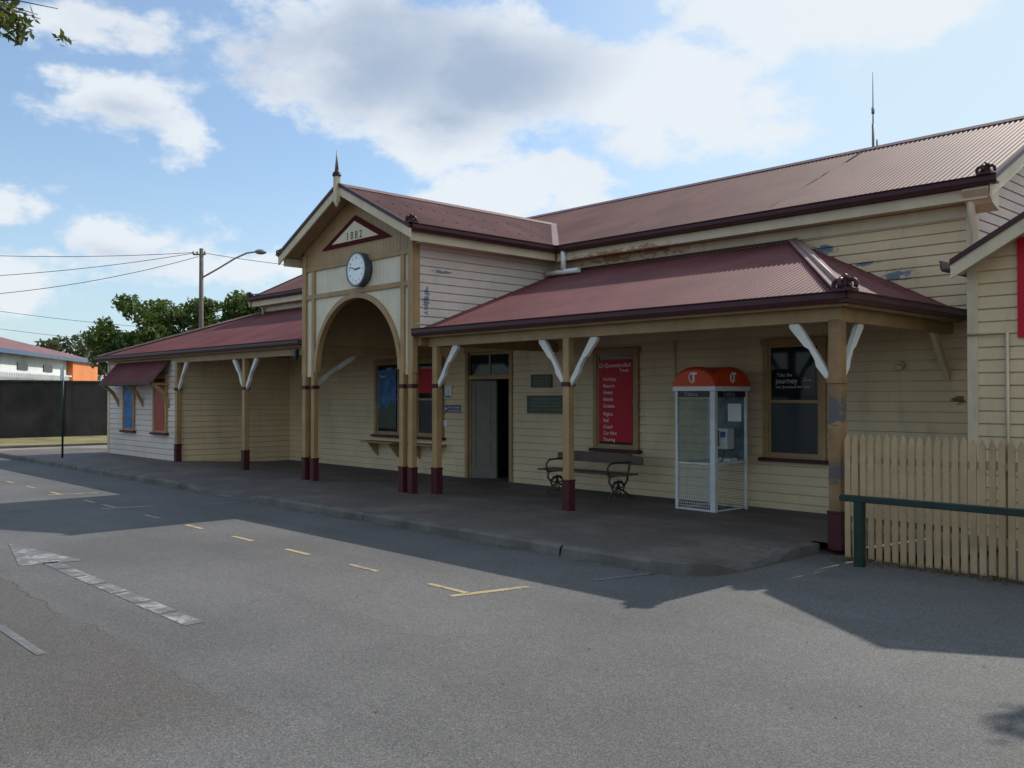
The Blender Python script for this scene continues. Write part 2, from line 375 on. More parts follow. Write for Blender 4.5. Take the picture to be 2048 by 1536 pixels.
# leaf litter
g=B()
def litter(x,y,z,s):
    a=random.uniform(0,6.28);u=Vector((math.cos(a),math.sin(a),random.uniform(-.3,.3)))*s;v=Vector((-math.sin(a),math.cos(a),random.uniform(-.3,.3)))*s*.45
    c_=Vector((x,y,z));g.add([c_-u,c_-v,c_+u,c_+v],[(0,1,2,3)])
for i in range(900): litter(random.uniform(-20,-6),7.82-abs(random.gauss(0,.09)),-.108,random.uniform(.008,.025))
for i in range(500): litter(random.uniform(-5.2,-1.5),10.12-abs(random.gauss(0,.12)),-.108,random.uniform(.01,.03))
for i in range(160): litter(random.uniform(-14,-1),random.uniform(2,7.5),-.112,random.uniform(.008,.02))
g.obj('leaf_litter',m_litter,kind='stuff',label='scattered dry leaves and twigs along the kerb')
# ------------------------------------------------------------------ station building
ST=E('station_building',(-15.2,12,0),'cream weatherboard railway station with red corrugated roof and verandas','station')
SL=.485;EZ=4.80;EY=13.44;RY=17.07;RZ=EZ+SL*(RY-EY);XL,XR=-26.1,-4.6;WY=13.8;WL,WR=-25.75,-4.95
w=B()
def wallrect(w,x0,x1,z0,z1,y=WY,N_=(0,-1,0),hh=.155):
    us,of=boards(z0,z1,hh);w.panel((0,y,0),(0,0,1),(1,0,0),N_,us,of,poly([(z0,x0),(z1,x0),(z1,x1),(z0,x1)]))
DX0,DX1,DZ=-16.1,-14.7,2.78
random.seed(3);wallrect(w,WL,DX0,-.18,4.78);random.seed(3);wallrect(w,DX1,WR,-.18,4.78);wallrect(w,DX0,DX1,DZ,4.78)
w.obj('front_wall',m_wall,ST)
w=B()
def wallx(w,x,P,nx,z0=None):
    zs=[a for a,b in P];us,of=boards(min(zs),max(zs));w.panel((x,0,0),(0,0,1),(0,1,0),(nx,0,0),us,of,poly(P))
wallx(w,WR,[(-.18,WY),(4.78,WY),(RZ-.08,RY),(4.78,20.34),(-.18,20.34)],1)
w.obj('gable_end_wall',m_side,ST)
w=B();wallx(w,WL,[(-.18,WY),(4.78,WY),(RZ-.08,RY),(4.78,20.34),(-.18,20.34)],-1);w.obj('gable_end_wall',m_wall,ST)
w=B();wallrect(w,WL,WR,-.18,4.78,20.34,(0,1,0));w.obj('rear_wall',m_wall,ST)
boxes('corner_board',[(WR-.1,WR+.034,WY-.045,WY+.08,-.16,4.62),(WL-.034,WL+.08,WY-.045,WY+.08,2.9,4.62)],m_cream,ST)
LB0,LB1,LY=-29.5,-24.3,10.4
w=B();wallrect(w,LB0,LB1,-.02,2.74,LY);w.obj('side_room_front_wall',m_side,ST)
w=B();wallx(w,LB1,[(-.17,LY),(2.9,LY),(2.9,WY),(-.17,WY)],1);w.obj('side_room_wall',m_wall,ST)
w=B();wallx(w,LB0,[(-.17,LY),(2.9,LY),(2.9,18),(-.17,18)],-1);w.obj('side_room_wall',m_wall,ST)
boxes('corner_board',[(LB0-.035,LB0+.1,LY-.045,LY+.05,-.02,2.74)],m_cream,ST)
# roofs
c,s_=1/math.hypot(1,SL),SL/math.hypot(1,SL)
L=(RY-EY)/c
r=B();us,of=corr(XL,XR);r.panel((0,EY,EZ),(1,0,0),(0,c,s_),(0,-s_,c),us,of,poly([(XL,0),(XR,0),(XR,L),(XL,L)]),sm=True)
r.panel((0,2*RY-EY,EZ),(1,0,0),(0,-c,s_),(0,s_,c),us,of,poly([(XL,0),(XR,0),(XR,L),(XL,L)]),sm=True)
MR=r.obj('main_roof',m_roof,ST)
r=B();r.prism([(XL,RY-.16,RZ-.055),(XL,RY,RZ+.035),(XL,RY+.16,RZ-.055),(XL,RY,RZ+.01)],(XR-XL,0,0));r.obj('ridge_capping',m_cap,MR)
CX=-15.22;PE=2.27;PRZ=EZ+SL*PE;PY=9.70;PL=PE/c;VY=EY+PE
r=B();us,of=corr(PY,VY)
for sg in(1,-1):
    r.panel((CX+sg*PE,0,EZ),(0,1,0),(-sg*c,0,s_),(sg*s_,0,c),us,of,poly([(PY,0),(EY,0),(VY,PL),(PY,PL)]),sm=True)
PR=r.obj('porch_roof',m_roof,ST)
r=B();r.prism([(CX-.15,PY-.01,PRZ-.05),(CX,PY-.01,PRZ+.04),(CX+.15,PY-.01,PRZ-.05),(CX,PY-.01,PRZ+.01)],(0,VY-PY+.1,0));r.obj('ridge_capping',m_cap,PR)
for sg in(1,-1): r=B();r.beam((CX+sg*PE,EY,EZ+.02),(CX,VY,PRZ+.02),.14,.02);r.obj('roof_valley',m_capl,PR)
VZ0,VZ1,VY0=2.97,4.35,10.1;VL=math.hypot(WY-VY0,VZ1-VZ0);vc,vs_=(WY-VY0)/VL,(VZ1-VZ0)/VL
def veranda(xa,xb,hipx,side):
    r=B();us,of=corr(min(xa,xb),max(xa,xb))
    P=[(xa,0),(xb,0),(hipx,VL),(xa,VL)]
    r.panel((0,VY0,VZ0),(1,0,0),(0,vc,vs_),(0,-vs_,vc),us,of,poly(P),sm=True)
    dx=abs(hipx-xb);l2=math.hypot(dx,VZ1-VZ0);hc,hs=dx/l2,(VZ1-VZ0)/l2
    us,of=corr(VY0,WY if side>0 else 17);P=[(VY0,0),(WY,0),(WY,l2)] if side>0 else [(VY0,0),(17,0),(17,l2),(WY,l2)]
    r.panel((xb,0,VZ0),(0,1,0),(-side*hc,0,hs),(side*hs,0,hc),us,of,poly(P),sm=True)
    o=r.obj('veranda_roof',m_roofv,ST)
    r=B();A=Vector((xb,VY0,VZ0+.025));Bq=Vector((hipx,WY,VZ1+.025))
    r.beam(A,Bq,.2,.025);r.tube([A+Vector((0,0,.02)),Bq+Vector((0,0,.02))],.035,8);r.obj('hip_capping',m_capl,o)
    r=B();r.beam((xa,WY-.045,VZ1+.02),(hipx,WY-.045,VZ1+.02),.1,.03);r.obj('roof_flashing',m_gut,o)
    return o
veranda(-13.33,-5.06,-7.79,1);veranda(-17.2,-29.7,-26.0,-1)
def gutter(p,q,out,name='gutter',par=ST):
    g=B();p=Vector(p);q=Vector(q);o=Vector(out)
    pr=[(0,.0),(.10,.0),(.12,.05),(.115,.11),(.13,.125),(.13,.135),(.10,.135),(.10,.03),(.0,.03)]
    P=[p+o*a+Vector((0,0,b-.13)) for a,b in pr]
    g.prism(P,q-p);return g.obj(name,m_gut,par)
gutter((XL,EY+.02,EZ+.04),(CX-PE,EY+.02,EZ+.04),(0,-1,0));gutter((CX+PE,EY+.02,EZ+.04),(XR+.1,EY+.02,EZ+.04),(0,-1,0))
gutter((CX+PE-.02,PY,EZ+.04),(CX+PE-.02,EY,EZ+.04),(1,0,0));gutter((CX-PE+.02,PY,EZ+.04),(CX-PE+.02,EY,EZ+.04),(-1,0,0))
gutter((-13.3,VY0+.02,VZ0+.03),(-5.0,VY0+.02,VZ0+.03),(0,-1,0));gutter((-5.08,VY0-.1,VZ0+.03),(-5.08,WY,VZ0+.03),(1,0,0))
gutter((-29.75,VY0+.02,VZ0+.03),(-17.3,VY0+.02,VZ0+.03),(0,-1,0))
boxes('fascia',[(XL+.05,CX-PE,EY+.02,EY+.05,4.54,4.70),(CX+PE,XR-.05,EY+.02,EY+.05,4.54,4.70),(CX+PE-.05,CX+PE-.02,PY+.05,EY,4.55,4.72),(CX-PE+.02,CX-PE+.05,PY+.05,EY,4.55,4.72)],m_cream,ST)
boxes('frieze_board',[(WL,WR,WY-.055,WY-.034,4.36,4.54)],m_cream,ST)
boxes('soffit',[(XL+.05,CX-PE,EY+.052,WY,4.55,4.57),(CX+PE,XR-.05,EY+.052,WY,4.55,4.57),(CX+PE-.36,CX+PE-.05,10.1,EY,4.575,4.59)],m_cream,ST)
f=B();f.prism([(XR-.02,EY-.08,4.66),(XR-.02,EY+.12,4.48),(XR-.02,WY,4.40),(XR-.02,WY,4.72),(XR-.02,EY,4.72)],(-.35,0,0));f.obj('boxed_eave',m_cream,ST)
def barge(p,q,d,par,nrm):
    b=B();p=Vector(p);q=Vector(q);dn=Vector((0,0,-d))
    b.prism([p,q,q+dn,p+dn],Vector(nrm)*.035)
    o=b.obj('barge_board',m_cream,par)
    b=B();b.prism([p+Vector((0,0,.04)),q+Vector((0,0,.04)),q-Vector((0,0,.03)),p-Vector((0,0,.03))],Vector(nrm)*.06);b.obj('barge_capping',m_gut,o)
for sg in(1,-1): barge((CX+sg*(PE+.06),PY,EZ-.02),(CX,PY,PRZ+.01),.20,PR,(0,-1,0))
barge((XR,EY-.05,EZ-.02),(XR,RY,RZ+.01),.24,MR,(1,0,0));barge((XR,2*RY-EY,EZ-.02),(XR,RY,RZ+.01),.24,MR,(1,0,0))
barge((XL,EY-.05,EZ-.02),(XL,RY,RZ+.01),.24,MR,(-1,0,0))
b=B();b.prism([(XR-.02,EY+.1,EZ-.06),(XR-.02,RY,RZ-.12),(WR,RY,RZ-.12),(WR,EY+.1,EZ-.06)],(0,0,-.02));b.obj('soffit',m_cream,ST)
# ---- porch
P0,P1=CX-1.97,CX+1.90;FY=10.1;AR=1.46;AZ=2.28
po=B()
h=.11
def vb(x0,x1,gd=-.008):
    xs=[x0];k=math.ceil(x0/h)
    while k*h<x1: xs.append(k*h);k+=1
    us=[x0];of=[.006]
    for x in xs[1:]:
        us+=[x-.006,x-.002,x+.002,x+.006];of+=[.006,gd,gd,.006]
    return us+[x1],of+[.006]
def arch(x):
    d=abs(x-CX);return (AZ+math.sqrt(max(0,AR*AR-d*d)) if d<AR else AZ-.1, 4.46)
us=sorted(set(vb(P0,P1)[0]+list(np.linspace(CX-AR,CX+AR,80))));u0,o0=vb(P0,P1,-.002);of=list(np.interp(us,u0,o0))
po.panel((0,FY,0),(1,0,0),(0,0,1),(0,-1,0),us,of,arch)
po.obj('porch_front_boards',paint('pale_cream_boards',(.70,.62,.47),.5,.08,2,.25,(.3,.22,.14)),ST)
po=B();u0,o0=vb(P0-.02,P1+.02,.001)
po.panel((0,FY-.002,0),(1,0,0),(0,0,1),(0,-1,0),u0,o0,lambda x:(4.46,EZ-.1+SL*(PE-abs(x-CX))))
po.obj('gable_boards',m_tanb,ST)
for sg in(1,-1): po=B();po.prism([(CX+sg*PE,PY+.04,EZ-.06),(CX,PY+.04,PRZ-.06),(CX,FY,PRZ-.06),(CX+sg*PE,FY,EZ-.06)],(0,0,-.02));po.obj('gable_soffit',m_tanb,ST)
po=B()
n=40
for i in range(n):
    a,b2=math.pi*i/n,math.pi*(i+1)/n
    q=lambda t,r:(CX+r*math.cos(t),FY-.05,AZ+r*math.sin(t))
    po.prism([q(a,AR-.02),q(b2,AR-.02),q(b2,AR+.08),q(a,AR+.08)],(0,.12,0))
po.obj('arch_trim',m_tan,ST)
FR=[(P0,P1,FY-.045,FY-.008,z-.05,z+.05) for z in(3.86,4.45)]
FR+=[(x-.075,x+.075,FY-.06,FY+.06,2.2,4.75) for x in(P0+.06,P1-.06)]+[(x-.055,x+.055,FY-.052,FY+.05,2.2,4.40) for x in(CX-AR-.10,CX+AR+.12)]+[(P1,P1+.03,FY-.02,FY+.1,2.9,4.6)]
boxes('porch_frame',FR,m_tan,ST,.008)
def post(x,y,w=.13,zt=2.7,mt=m_tan,base=.45,zb=None,brs=(),bmat=None,cap=True):
    z0=pz(x,y) if zb is None else zb
    p_=B();h_=w/2
    p_.box(x-h_,x+h_,y-h_,y+h_,z0+base,zt)
    o=p_.obj('veranda_post',mt,ST,bevel=.012)
    p_=B();e=.012;p_.box(x-h_-e,x+h_+e,y-h_-e,y+h_+e,z0-.02,z0+base+.01);p_.box(x-h_-.02,x+h_+.02,y-h_-.02,y+h_+.02,z0+base,z0+base+.03);p_.obj('post_base',m_maroon,o,bevel=.01)
    if cap:
        p_=B();p_.box(x-h_-.018,x+h_+.018,y-h_-.018,y+h_+.018,1.93,2.0);p_.obj('post_collar',mt if mt is m_peel else m_maroon,o,bevel=.008)
    for d in brs:
        d=Vector((d[0],d[1],0));k=d.length;d.normalize();a=Vector((x,y,2.02))+d*h_;q=Vector((x,y,2.68))+d*(.52*k)
        p_=B();side=d.cross(Vector((0,0,1)))*.035
        up=Vector((0,0,1))
        v=(q-a);nn=(Vector((0,0,1))*d.dot(v)-d*v.z).normalized()
        pts=[a-up*.10,a+up*.02,q-d*.03,q+up*.0,q+d*.10,q+d*.10-up*.05,a+v*.62-nn*.075,a+v*.55-nn*.045,a+v*.35-nn*.055,a+v*.25-nn*.085]
        p_.prism([t-side for t in pts],side*2)
        p_.obj('bracket',bmat or m_white,o,bevel=.006)
    return o
P_=(1,0);M_=(-1,0);Yp=(0,1)
post(-5.30,10.38,.16,2.7,m_peel,.42,-.05,brs=(M_,Yp));post(-9.74,10.38,brs=(M_,P_));post(-13.02,10.38,brs=(P_,))
post(-20.4,10.38,brs=(M_,P_));post(-24.25,10.36,brs=(P_,));post(-17.42,10.38,brs=((0,2.0),))
for x in(P0+.06,P1-.06,CX-AR-.10,CX+AR+.10): post(x,FY,.115,2.3,m_tan,.45)
p_=B();p_.prism([(-5.35,13.75,2.0),(-5.35,13.75,2.12),(-5.35,13.3,2.68),(-5.35,13.18,2.68),(-5.35,13.45,2.35)],(.07,0,0));p_.obj('wall_bracket',m_cream,ST)
boxes('veranda_beam',[(-13.2,-5.22,10.32,10.44,2.68,2.86),(-5.36,-5.24,10.44,WY-.04,2.68,2.855),(-24.3,-17.3,10.32,10.44,2.68,2.86),(-29.55,-24.3,10.36,10.43,2.74,2.86),(-17.3,-17.2,FY+.06,WY-.04,2.70,2.88),(-13.32,-13.22,FY+.06,WY-.04,2.70,2.88)],m_tan,ST,.008)
boxes('veranda_fascia',[(-13.2,-5.05,10.14,10.17,2.84,2.94),(-29.7,-17.3,10.14,10.17,2.84,2.94),(-5.13,-5.10,10.17,WY-.04,2.84,2.94)],m_tan,ST)
w=B();wallx(w,P1,[(2.9,FY),(4.6,FY),(4.6,WY),(2.9,WY)],1);w.obj('porch_side_wall',m_side,ST)
w=B();wallx(w,P0,[(2.9,FY),(4.6,FY),(4.6,WY),(2.9,WY)],-1);w.obj('porch_side_wall',m_side,ST)
boxes('porch_lining',[(P0,P1,FY+.05,WY-.04,4.15,4.17),(P0+.02,P0+.03,FY+.06,WY-.04,2.88,4.15),(P1-.03,P1-.02,FY+.06,WY-.04,2.88,4.15)],m_tanb,ST)
def orn(x,y,z,s=1.0):
    g=B();
    for sg in(-1,1):
        for ax in(0,1):
            pts=[]
            for t in np.linspace(-.8,4.8,16):
                rr=.062*(1-t/8);o_=sg*s*(.085+rr*math.cos(t));pts.append((x+(o_ if ax==0 else 0),y+(o_ if ax else 0),z+s*(.075+rr*math.sin(t))))
            g.tube(pts,.028*s,6)
            g.tube([(x,y,z+.13*s),(x+(sg*.07*s if ax==0 else 0),y+(sg*.07*s if ax else 0),z+.15*s)],.024*s,6)
    g.ball((x,y,z+.16*s),.045*s,6);g.cyl((x,y,z-.03),(x,y,z+.16*s),.045*s,.035*s,8);g.box(x-.12*s,x+.12*s,y-.12*s,y+.12*s,z-.02,z+.02)
    g.obj('gutter_ornament',m_gut,ST)
orn(-5.03,VY0-.06,VZ0+.04,.95);orn(CX+PE+.03,PY+.02,EZ+.06,.75);orn(CX-PE-.05,PY+.02,EZ+.0,.65);orn(XR-.05,EY-.05,EZ+.06,.8);orn(XL+.05,EY-.05,EZ+.05,.75)
# finial
g=B();x,y=CX,PY-.06
g.box(x-.055,x+.055,y-.045,y+.045,PRZ-.34,PRZ+.16);g.cyl((x,y,PRZ-.44),(x,y,PRZ-.34),.02,.055,10)
fo=g.obj('finial',m_cream,ST)
g=B();g.cyl((x,y,PRZ+.16),(x,y,PRZ+.20),.08,.09,12);g.ball((x,y,PRZ+.22),.065,8,0,(1.2,1.2,.6));g.cyl((x,y,PRZ+.23),(x,y,PRZ+.28),.045,.04,10);g.obj('finial_knob',m_gut,fo)
g=B();g.cyl((x,y,PRZ+.27),(x,y,PRZ+.68),.04,.004,12);g.obj('finial_spike',m_galv,fo)
# 1882 triangle
m_tri=paint('maroon_panel_border',(.085,.010,.014),.75,.1,3,.1,(.05,.02,.02),spec=.12)
g=B();tz,th,tw=4.79,.57,1.22;g.prism([(CX-tw,FY-.045,tz),(CX+tw,FY-.045,tz),(CX,FY-.045,tz+th)],(0,.03,0));dt=g.obj('date_panel',m_tri,ST)
g=B();g.prism([(CX-tw+.40,FY-.055,tz+.075),(CX+tw-.40,FY-.055,tz+.075),(CX,FY-.055,tz+th-.115)],(0,.009,0));g.obj('date_field',paint('cream_date_field',(.76,.66,.48),.6,.05,3,.1,spec=.2),dt)
g=B()
for i,ch in enumerate('1882'): g.text(ch,.215,(CX-.235+i*.155,FY-.058,tz+.165),mi=0,ext=.003,sx=.92)
g.obj('lettering',m_black,dt)
# ---- clock
ck=Vector((-14.98,FY-.06,4.25));CL=E('wall_clock',(ck.x,ck.y,ck.z),'round white clock with dark rim mounted on the porch gable','clock')
g=B();R=.33;g.cyl((ck.x,ck.y+.05,ck.z),(ck.x,ck.y-.10,ck.z),R,R,40);
n=40
for i in range(n):
    a,b2=2*math.pi*i/n,2*math.pi*(i+1)/n;q=lambda t,r:(ck.x+r*math.cos(t),ck.y-.12,ck.z+r*math.sin(t));g.prism([q(a,R-.025),q(b2,R-.025),q(b2,R+.008),q(a,R+.008)],(0,.05,0))
g.obj('clock_rim',m_rim,CL)
g=B();g.cyl((ck.x,ck.y-.10,ck.z),(ck.x,ck.y-.112,ck.z),R-.02,R-.02,40,sm=False);g.obj('clock_dial',m_dial,CL)
g=B()
for i in range(12):
    a=math.pi/2-2*math.pi*(i+1)/12;g.text(str(i+1),.058,(ck.x+.225*math.cos(a),ck.y-.115,ck.z+.225*math.sin(a)),ext=.001)
for i in range(60):
    a=2*math.pi*i/60;d=Vector((math.cos(a),0,math.sin(a)));g.beam(ck+d*.275+Vector((0,-.114,0)),ck+d*.290+Vector((0,-.114,0)),.004,.003,up=(0,1,0))
g.obj('clock_numerals',m_black,CL)
for nm,ang,l,wd in(('hour_hand',math.radians(90-83),.15,.022),('minute_hand',math.radians(90-285),.23,.016)):
    g=B();d=Vector((math.cos(ang),0,math.sin(ang)));g.beam(ck+Vector((0,-.122,0))-d*.04,ck+Vector((0,-.122,0))+d*l,.004,wd,up=d.cross(Vector((0,1,0))))
    g.obj(nm,m_black,CL)
# ---- windows
def window(x0,x1,z0,z1,y=WY,glass=m_glass,mid=None,sill=True,sillm=m_maroon,low=None):
    g=B();cw=.10;d0=y-.085
    g.box(x0,x0+cw,d0,y,z0,z1);g.box(x1-cw,x1,d0,y,z0,z1);g.box(x0-.03,x1+.03,d0-.01,y,z1,z1+.10);g.box(x0+cw,x1-cw,d0,y,z0,z0+.03)
    o=g.obj('window',m_tan,ST,bevel=.006)
    g=B();a,b2=x0+cw,x1-cw;s=.045;ym=(z0+z1)/2 if mid is None else mid
    for (u,v,p,q) in((a,a+s,z0+.03,z1),(b2-s,b2,z0+.03,z1),(a+s,b2-s,z1-s,z1),(a+s,b2-s,z0+.03,z0+.09),(a+s,b2-s,ym-.025,ym+.025)): g.box(u,v,y-.06,y-.034,p,q)
    g.obj('sash',m_tan,o)
    g=B();g.box(a+s,b2-s,y-.044,y-.035,ym,z1-s);g.obj('glass',glass,o)
    g=B();g.box(a+s,b2-s,y-.044,y-.035,z0+.05,ym-.001);g.obj('glass',low or glass,o)
    if sill: g=B();g.box(x0-.06,x1+.06,y-.14,y,z0-.06,z0);g.obj('sill',sillm,o)
    return o
window(-8.35,-7.21,.74,2.64,low=m_glassl);window(-12.2,-11.05,.74,2.62);window(-18.1,-17.0,.78,2.62,low=m_glassl);window(-19.85,-18.7,.78,2.62)
window(-28.2,-27.3,.75,2.3,LY);window(-25.9,-24.95,.75,2.3,LY)
for x0,x1 in((-18.2,-16.9),(-20.0,-18.6)):
    g=B();g.box(x0,x1,WY-.42,WY-.03,.58,.62)
    for x in(x0+.25,x1-.25): g.prism([(x-.03,WY-.03,.579),(x-.03,WY-.34,.579),(x-.03,WY-.2,.42),(x-.03,WY-.03,.22)],(.06,0,0))
    g.obj('shelf',m_tan,ST)
# ---- door
g=B();g.box(DX0-.1,DX0,WY-.06,WY+.12,-.16,DZ);g.box(DX1,DX1+.1,WY-.06,WY+.12,-.16,DZ);g.box(DX0-.13,DX1+.13,WY-.07,WY+.12,DZ,DZ+.11);g.box(DX0,DX1,WY-.03,WY+.09,2.16,2.26);g.box((DX0+DX1)/2-.025,(DX0+DX1)/2+.025,WY,WY+.06,2.26,DZ-.06);g.box(DX0,DX0+.05,WY,WY+.06,-.16,2.16);g.box(DX1-.05,DX1,WY,WY+.06,-.16,2.16);g.box(DX0,DX1,WY,WY+.06,DZ-.06,DZ-.002)
DO=g.obj('door',m_tan,ST,bevel=.006)
g=B();g.box(DX0+.02,DX1-.02,WY+.02,WY+.03,2.262,DZ-.062);g.obj('transom_glass',m_glass,DO)
m_dl=paint('door_leaf_paint',(.17,.155,.12),.5,.15,3,.4)
def leafdoor(h,ang,wd,sg):
    g=B();c_,s2=math.cos(ang),math.sin(ang)
    def bx(a,b2,z0,z1,t0,t1):
        P=[];
        for z in(z0,z1):
            for t in(t0,t1):
                for u in(a,b2): P.append((h+sg*u*c_,WY+.05+u*s2+t,z))
        g.add(P,[(0,2,3,1),(4,5,7,6),(0,1,5,4),(2,6,7,3),(0,4,6,2),(1,3,7,5)])
    bx(0,wd,-.13,2.14,0,.03)
    for a,b2 in((0,.09),(wd-.09,wd)): bx(a,b2,-.13,2.14,-.018,0)
    for z0,z1 in((-.13,.12),(.75,.87),(2.02,2.14)): bx(.09,wd-.09,z0,z1,-.018,0)
    bx(.15,wd-.15,.18,.69,-.012,0);bx(.15,wd-.15,.93,1.96,-.010,0)
    return g.obj('door_leaf',m_dl,DO)
leafdoor(DX0+.05,math.radians(30),.60,1);leafdoor(DX1-.05,math.radians(86),.66,-1)
g=B();g.box(-17.5,-13.5,WY+.03,17.5,-.17,-.155);g.obj('room_floor',m_inner,ST)
boxes('room_partition',[(-17.5,-13.5,17.5,17.55,-.15,3.2),(-17.55,-17.5,WY+.03,17.5,-.15,3.2),(-13.5,-13.45,WY+.03,17.5,-.15,3.2),(-17.5,-13.5,WY+.03,17.5,3.2,3.25)],m_inner,ST)
# ---- awning
AW0,AW1=-28.75,-24.75
g=B();a=Vector((0,10.36,2.78));q=Vector((0,9.82,2.16));d=(a-q);l=d.length;d.normalize();us,of=corr(AW0,AW1,.085,.01)
g.panel((0,q.y,q.z),(1,0,0),d,(0,-d.z,d.y),us,of,poly([(AW0,0),(AW1,0),(AW1,l),(AW0,l)]),sm=True)
AWN=g.obj('window_awning',m_roofv,ST)
g=B();g.box(AW0,AW1,9.80,9.83,2.09,2.16);g.obj('awning_valance',m_gut,AWN)
for x in(AW0+.1,AW1-.15,(AW0+AW1)/2):
    g=B();pts=[(x,10.36,1.45),(x,10.30,1.6),(x,10.15,1.85),(x,9.95,2.02),(x,9.85,2.10),(x,9.85,2.19),(x,9.98,2.12),(x,10.22,1.92),(x,10.36,1.66)]
    g.prism(pts,(.06,0,0));g.beam((x+.03,10.35,2.1),(x+.03,9.86,2.12),.05,.05);g.obj('awning_bracket',m_tan,AWN)
# ---- pipes
g=B();g.tube([(-12.72,EY-.03,4.72),(-12.72,EY-.03,4.34)],.055,10);g.tube([(-13.2,EY-.02,4.30),(-12.3,EY-.02,4.30)],.055,10)
g.obj('rainwater_pipe',m_pvc,ST)
g=B();x=WR+.08;g.tube([(XR-.3,EY+.1,4.68),(XR-.3,EY+.1,4.40),(x-.02,WY-.14,4.12),(x-.02,WY-.14,3.75),(x-.02,WY-.12,3.3)],.055,10);g.obj('downpipe',m_cream,ST)
g=B();g.tube([(XL+.35,EY+.1,4.7),(XL+.35,WY-.12,4.45),(XL+.35,WY-.12,4.3)],.05,8);g.obj('downpipe',m_cream,ST)
g=B();g.tube([(-10.2,WY-.05,2.8),(-10.2,WY-.05,1.9)],.018,6);g.obj('conduit_pipe',m_cream,ST)
g=B();g.cyl((-6.0,WY-.03,2.25),(-6.0,WY-.08,2.25),.06,.05,12);g.ball((-6.0,WY-.12,2.22),.055,8);g.obj('wall_lamp',m_cream,ST)
g=B();g.box(-17.42,-17.30,FY-.16,FY-.06,2.62,2.78);g.cyl((-17.36,FY-.11,2.55),(-17.36,FY-.11,2.62),.045,.03,10);g.obj('porch_lantern',m_black,ST)
# antenna
g=B();x,y=-8.07,17.3;g.cyl((x,y,6.3),(x,y,7.1),.025,.025,8);g.cyl((x,y,7.1),(x,y,8.12),.014,.007,8);g.cyl((x,y,7.3),(x,y,7.42),.03,.03,8);g.cyl((x+.08,y,6.4),(x+.08,y,6.78),.018,.018,6);g.beam((x-.05,y,6.62),(x+.14,y,6.62),.04,.04);g.obj('radio_antenna',m_galv,None,'thin grey whip antenna rising above the roof ridge','antenna')
# ---- posters and signs
def sign(name,x0,x1,z0,z1,y,mt,label,cat='sign',t=.012,frame=None):
    g=B();g.box(x0,x1,y-t,y,z0,z1);o=g.obj(name,mt,None,label,cat)
    if frame: 
        g=B();e=.02
        for a in((x0-e,x1+e,z1,z1+e),(x0-e,x1+e,z0-e,z0),(x0-e,x0,z0,z1),(x1,x1+e,z0,z1)): g.box(a[0],a[1],y-t-.006,y,a[2],a[3])
        g.obj('frame',frame,o)
    return o
gy=WY-.064
o=sign('poster',-12.05,-11.2,.88,2.50,gy,m_red,'tall red travel poster with white lettering inside a window','poster',.008)
g=B();yy=gy-.010
g.text('QueenslandRail',.110,(-11.56,yy,2.38),ext=.001,sx=.95);g.text('Travel',.09,(-11.40,yy,2.28),ext=.001)
g.tube([(-11.98+.06*math.cos(t),yy,2.38+.04*math.sin(t)) for t in np.linspace(0,6.28,14)],.006,5);g.beam((-12.0,yy,2.35),(-11.93,yy,2.41),.004,.012)
for i,t in enumerate(['Holidays','Resorts','Hotels','Islands','Cruises']): g.text(t,.095,(-11.93,yy,2.11-i*.132),ext=.001,align='LEFT')
for i,t in enumerate(['Flights','Rail','Coach','Car Hire','Touring']): g.text(t,.095,(-11.93,yy,1.42-i*.125),ext=.001,align='LEFT')
g.obj('lettering',m_wtext,o)
o=sign('window_lettering_panel',-8.16,-7.40,1.85,2.48,WY-.047,m_glass,'dark window panel with white travel slogan lettering','sign',.004)
g=B();yy=WY-.053;g.text('Take the',.08,(-8.10,yy,2.13),align='LEFT',ext=.001);g.text('journey',.13,(-8.12,yy,2.03),align='LEFT',ext=.001);g.text('at a\ndifferent',.045,(-7.62,yy,2.06),align='LEFT',ext=.001);g.text('with Queensland Rail Travel',.055,(-8.12,yy,1.93),align='LEFT',ext=.001)
g.obj('lettering',paint('pale_grey_lettering',(.55,.56,.58)),o)
o=sign('poster',-19.68,-18.88,.95,2.45,WY-.064,m_blue,'blue travel poster with dark green hills inside a window','poster',.008)
g=B();g.text('Travel',.10,(-19.6,WY-.074,2.28),align='LEFT',ext=.001);g.obj('lettering',m_wtext,o)
g=B();g.prism([(-19.68,WY-.0755,.95),(-18.88,WY-.0755,.95),(-18.88,WY-.0755,1.55),(-19.1,WY-.0755,1.7),(-19.3,WY-.0755,1.45),(-19.5,WY-.0755,1.6),(-19.68,WY-.0755,1.4)],(0,.002,0));g.obj('poster_picture',m_dgreen,o)
o=sign('poster',-17.92,-17.14,1.85,2.45,WY-.064,m_red,'plain red poster behind a dark window sash','poster',.008)
o=sign('poster',-28.06,-27.45,.82,2.2,LY-.064,m_blue,'blue poster filling a window under the awning','poster',.008)
o=sign('poster',-25.76,-25.1,.82,2.2,LY-.064,paint('orange_red_poster',(.36,.045,.03),.4,.3,3,.1),'orange red poster filling a window under the awning','poster',.008)
o=sign('plaque',-13.98,-13.4,1.98,2.22,WY-.032,m_dgreen,'small dark green plaque with gold lettering on weatherboards','plaque',.02,m_dgreen)
g=B()
for i,t in enumerate(['NO SMOKING','ALLOWED ON','THIS STATION']): g.text(t,.065,(-13.69,WY-.054,2.165-i*.066),ext=.001)
g.obj('lettering',m_gold,o)
o=sign('plaque',-14.1,-13.02,1.43,1.77,WY-.032,m_dgreen,'wide dark green notice with four lines of gold lettering','plaque',.02,m_dgreen)
g=B()
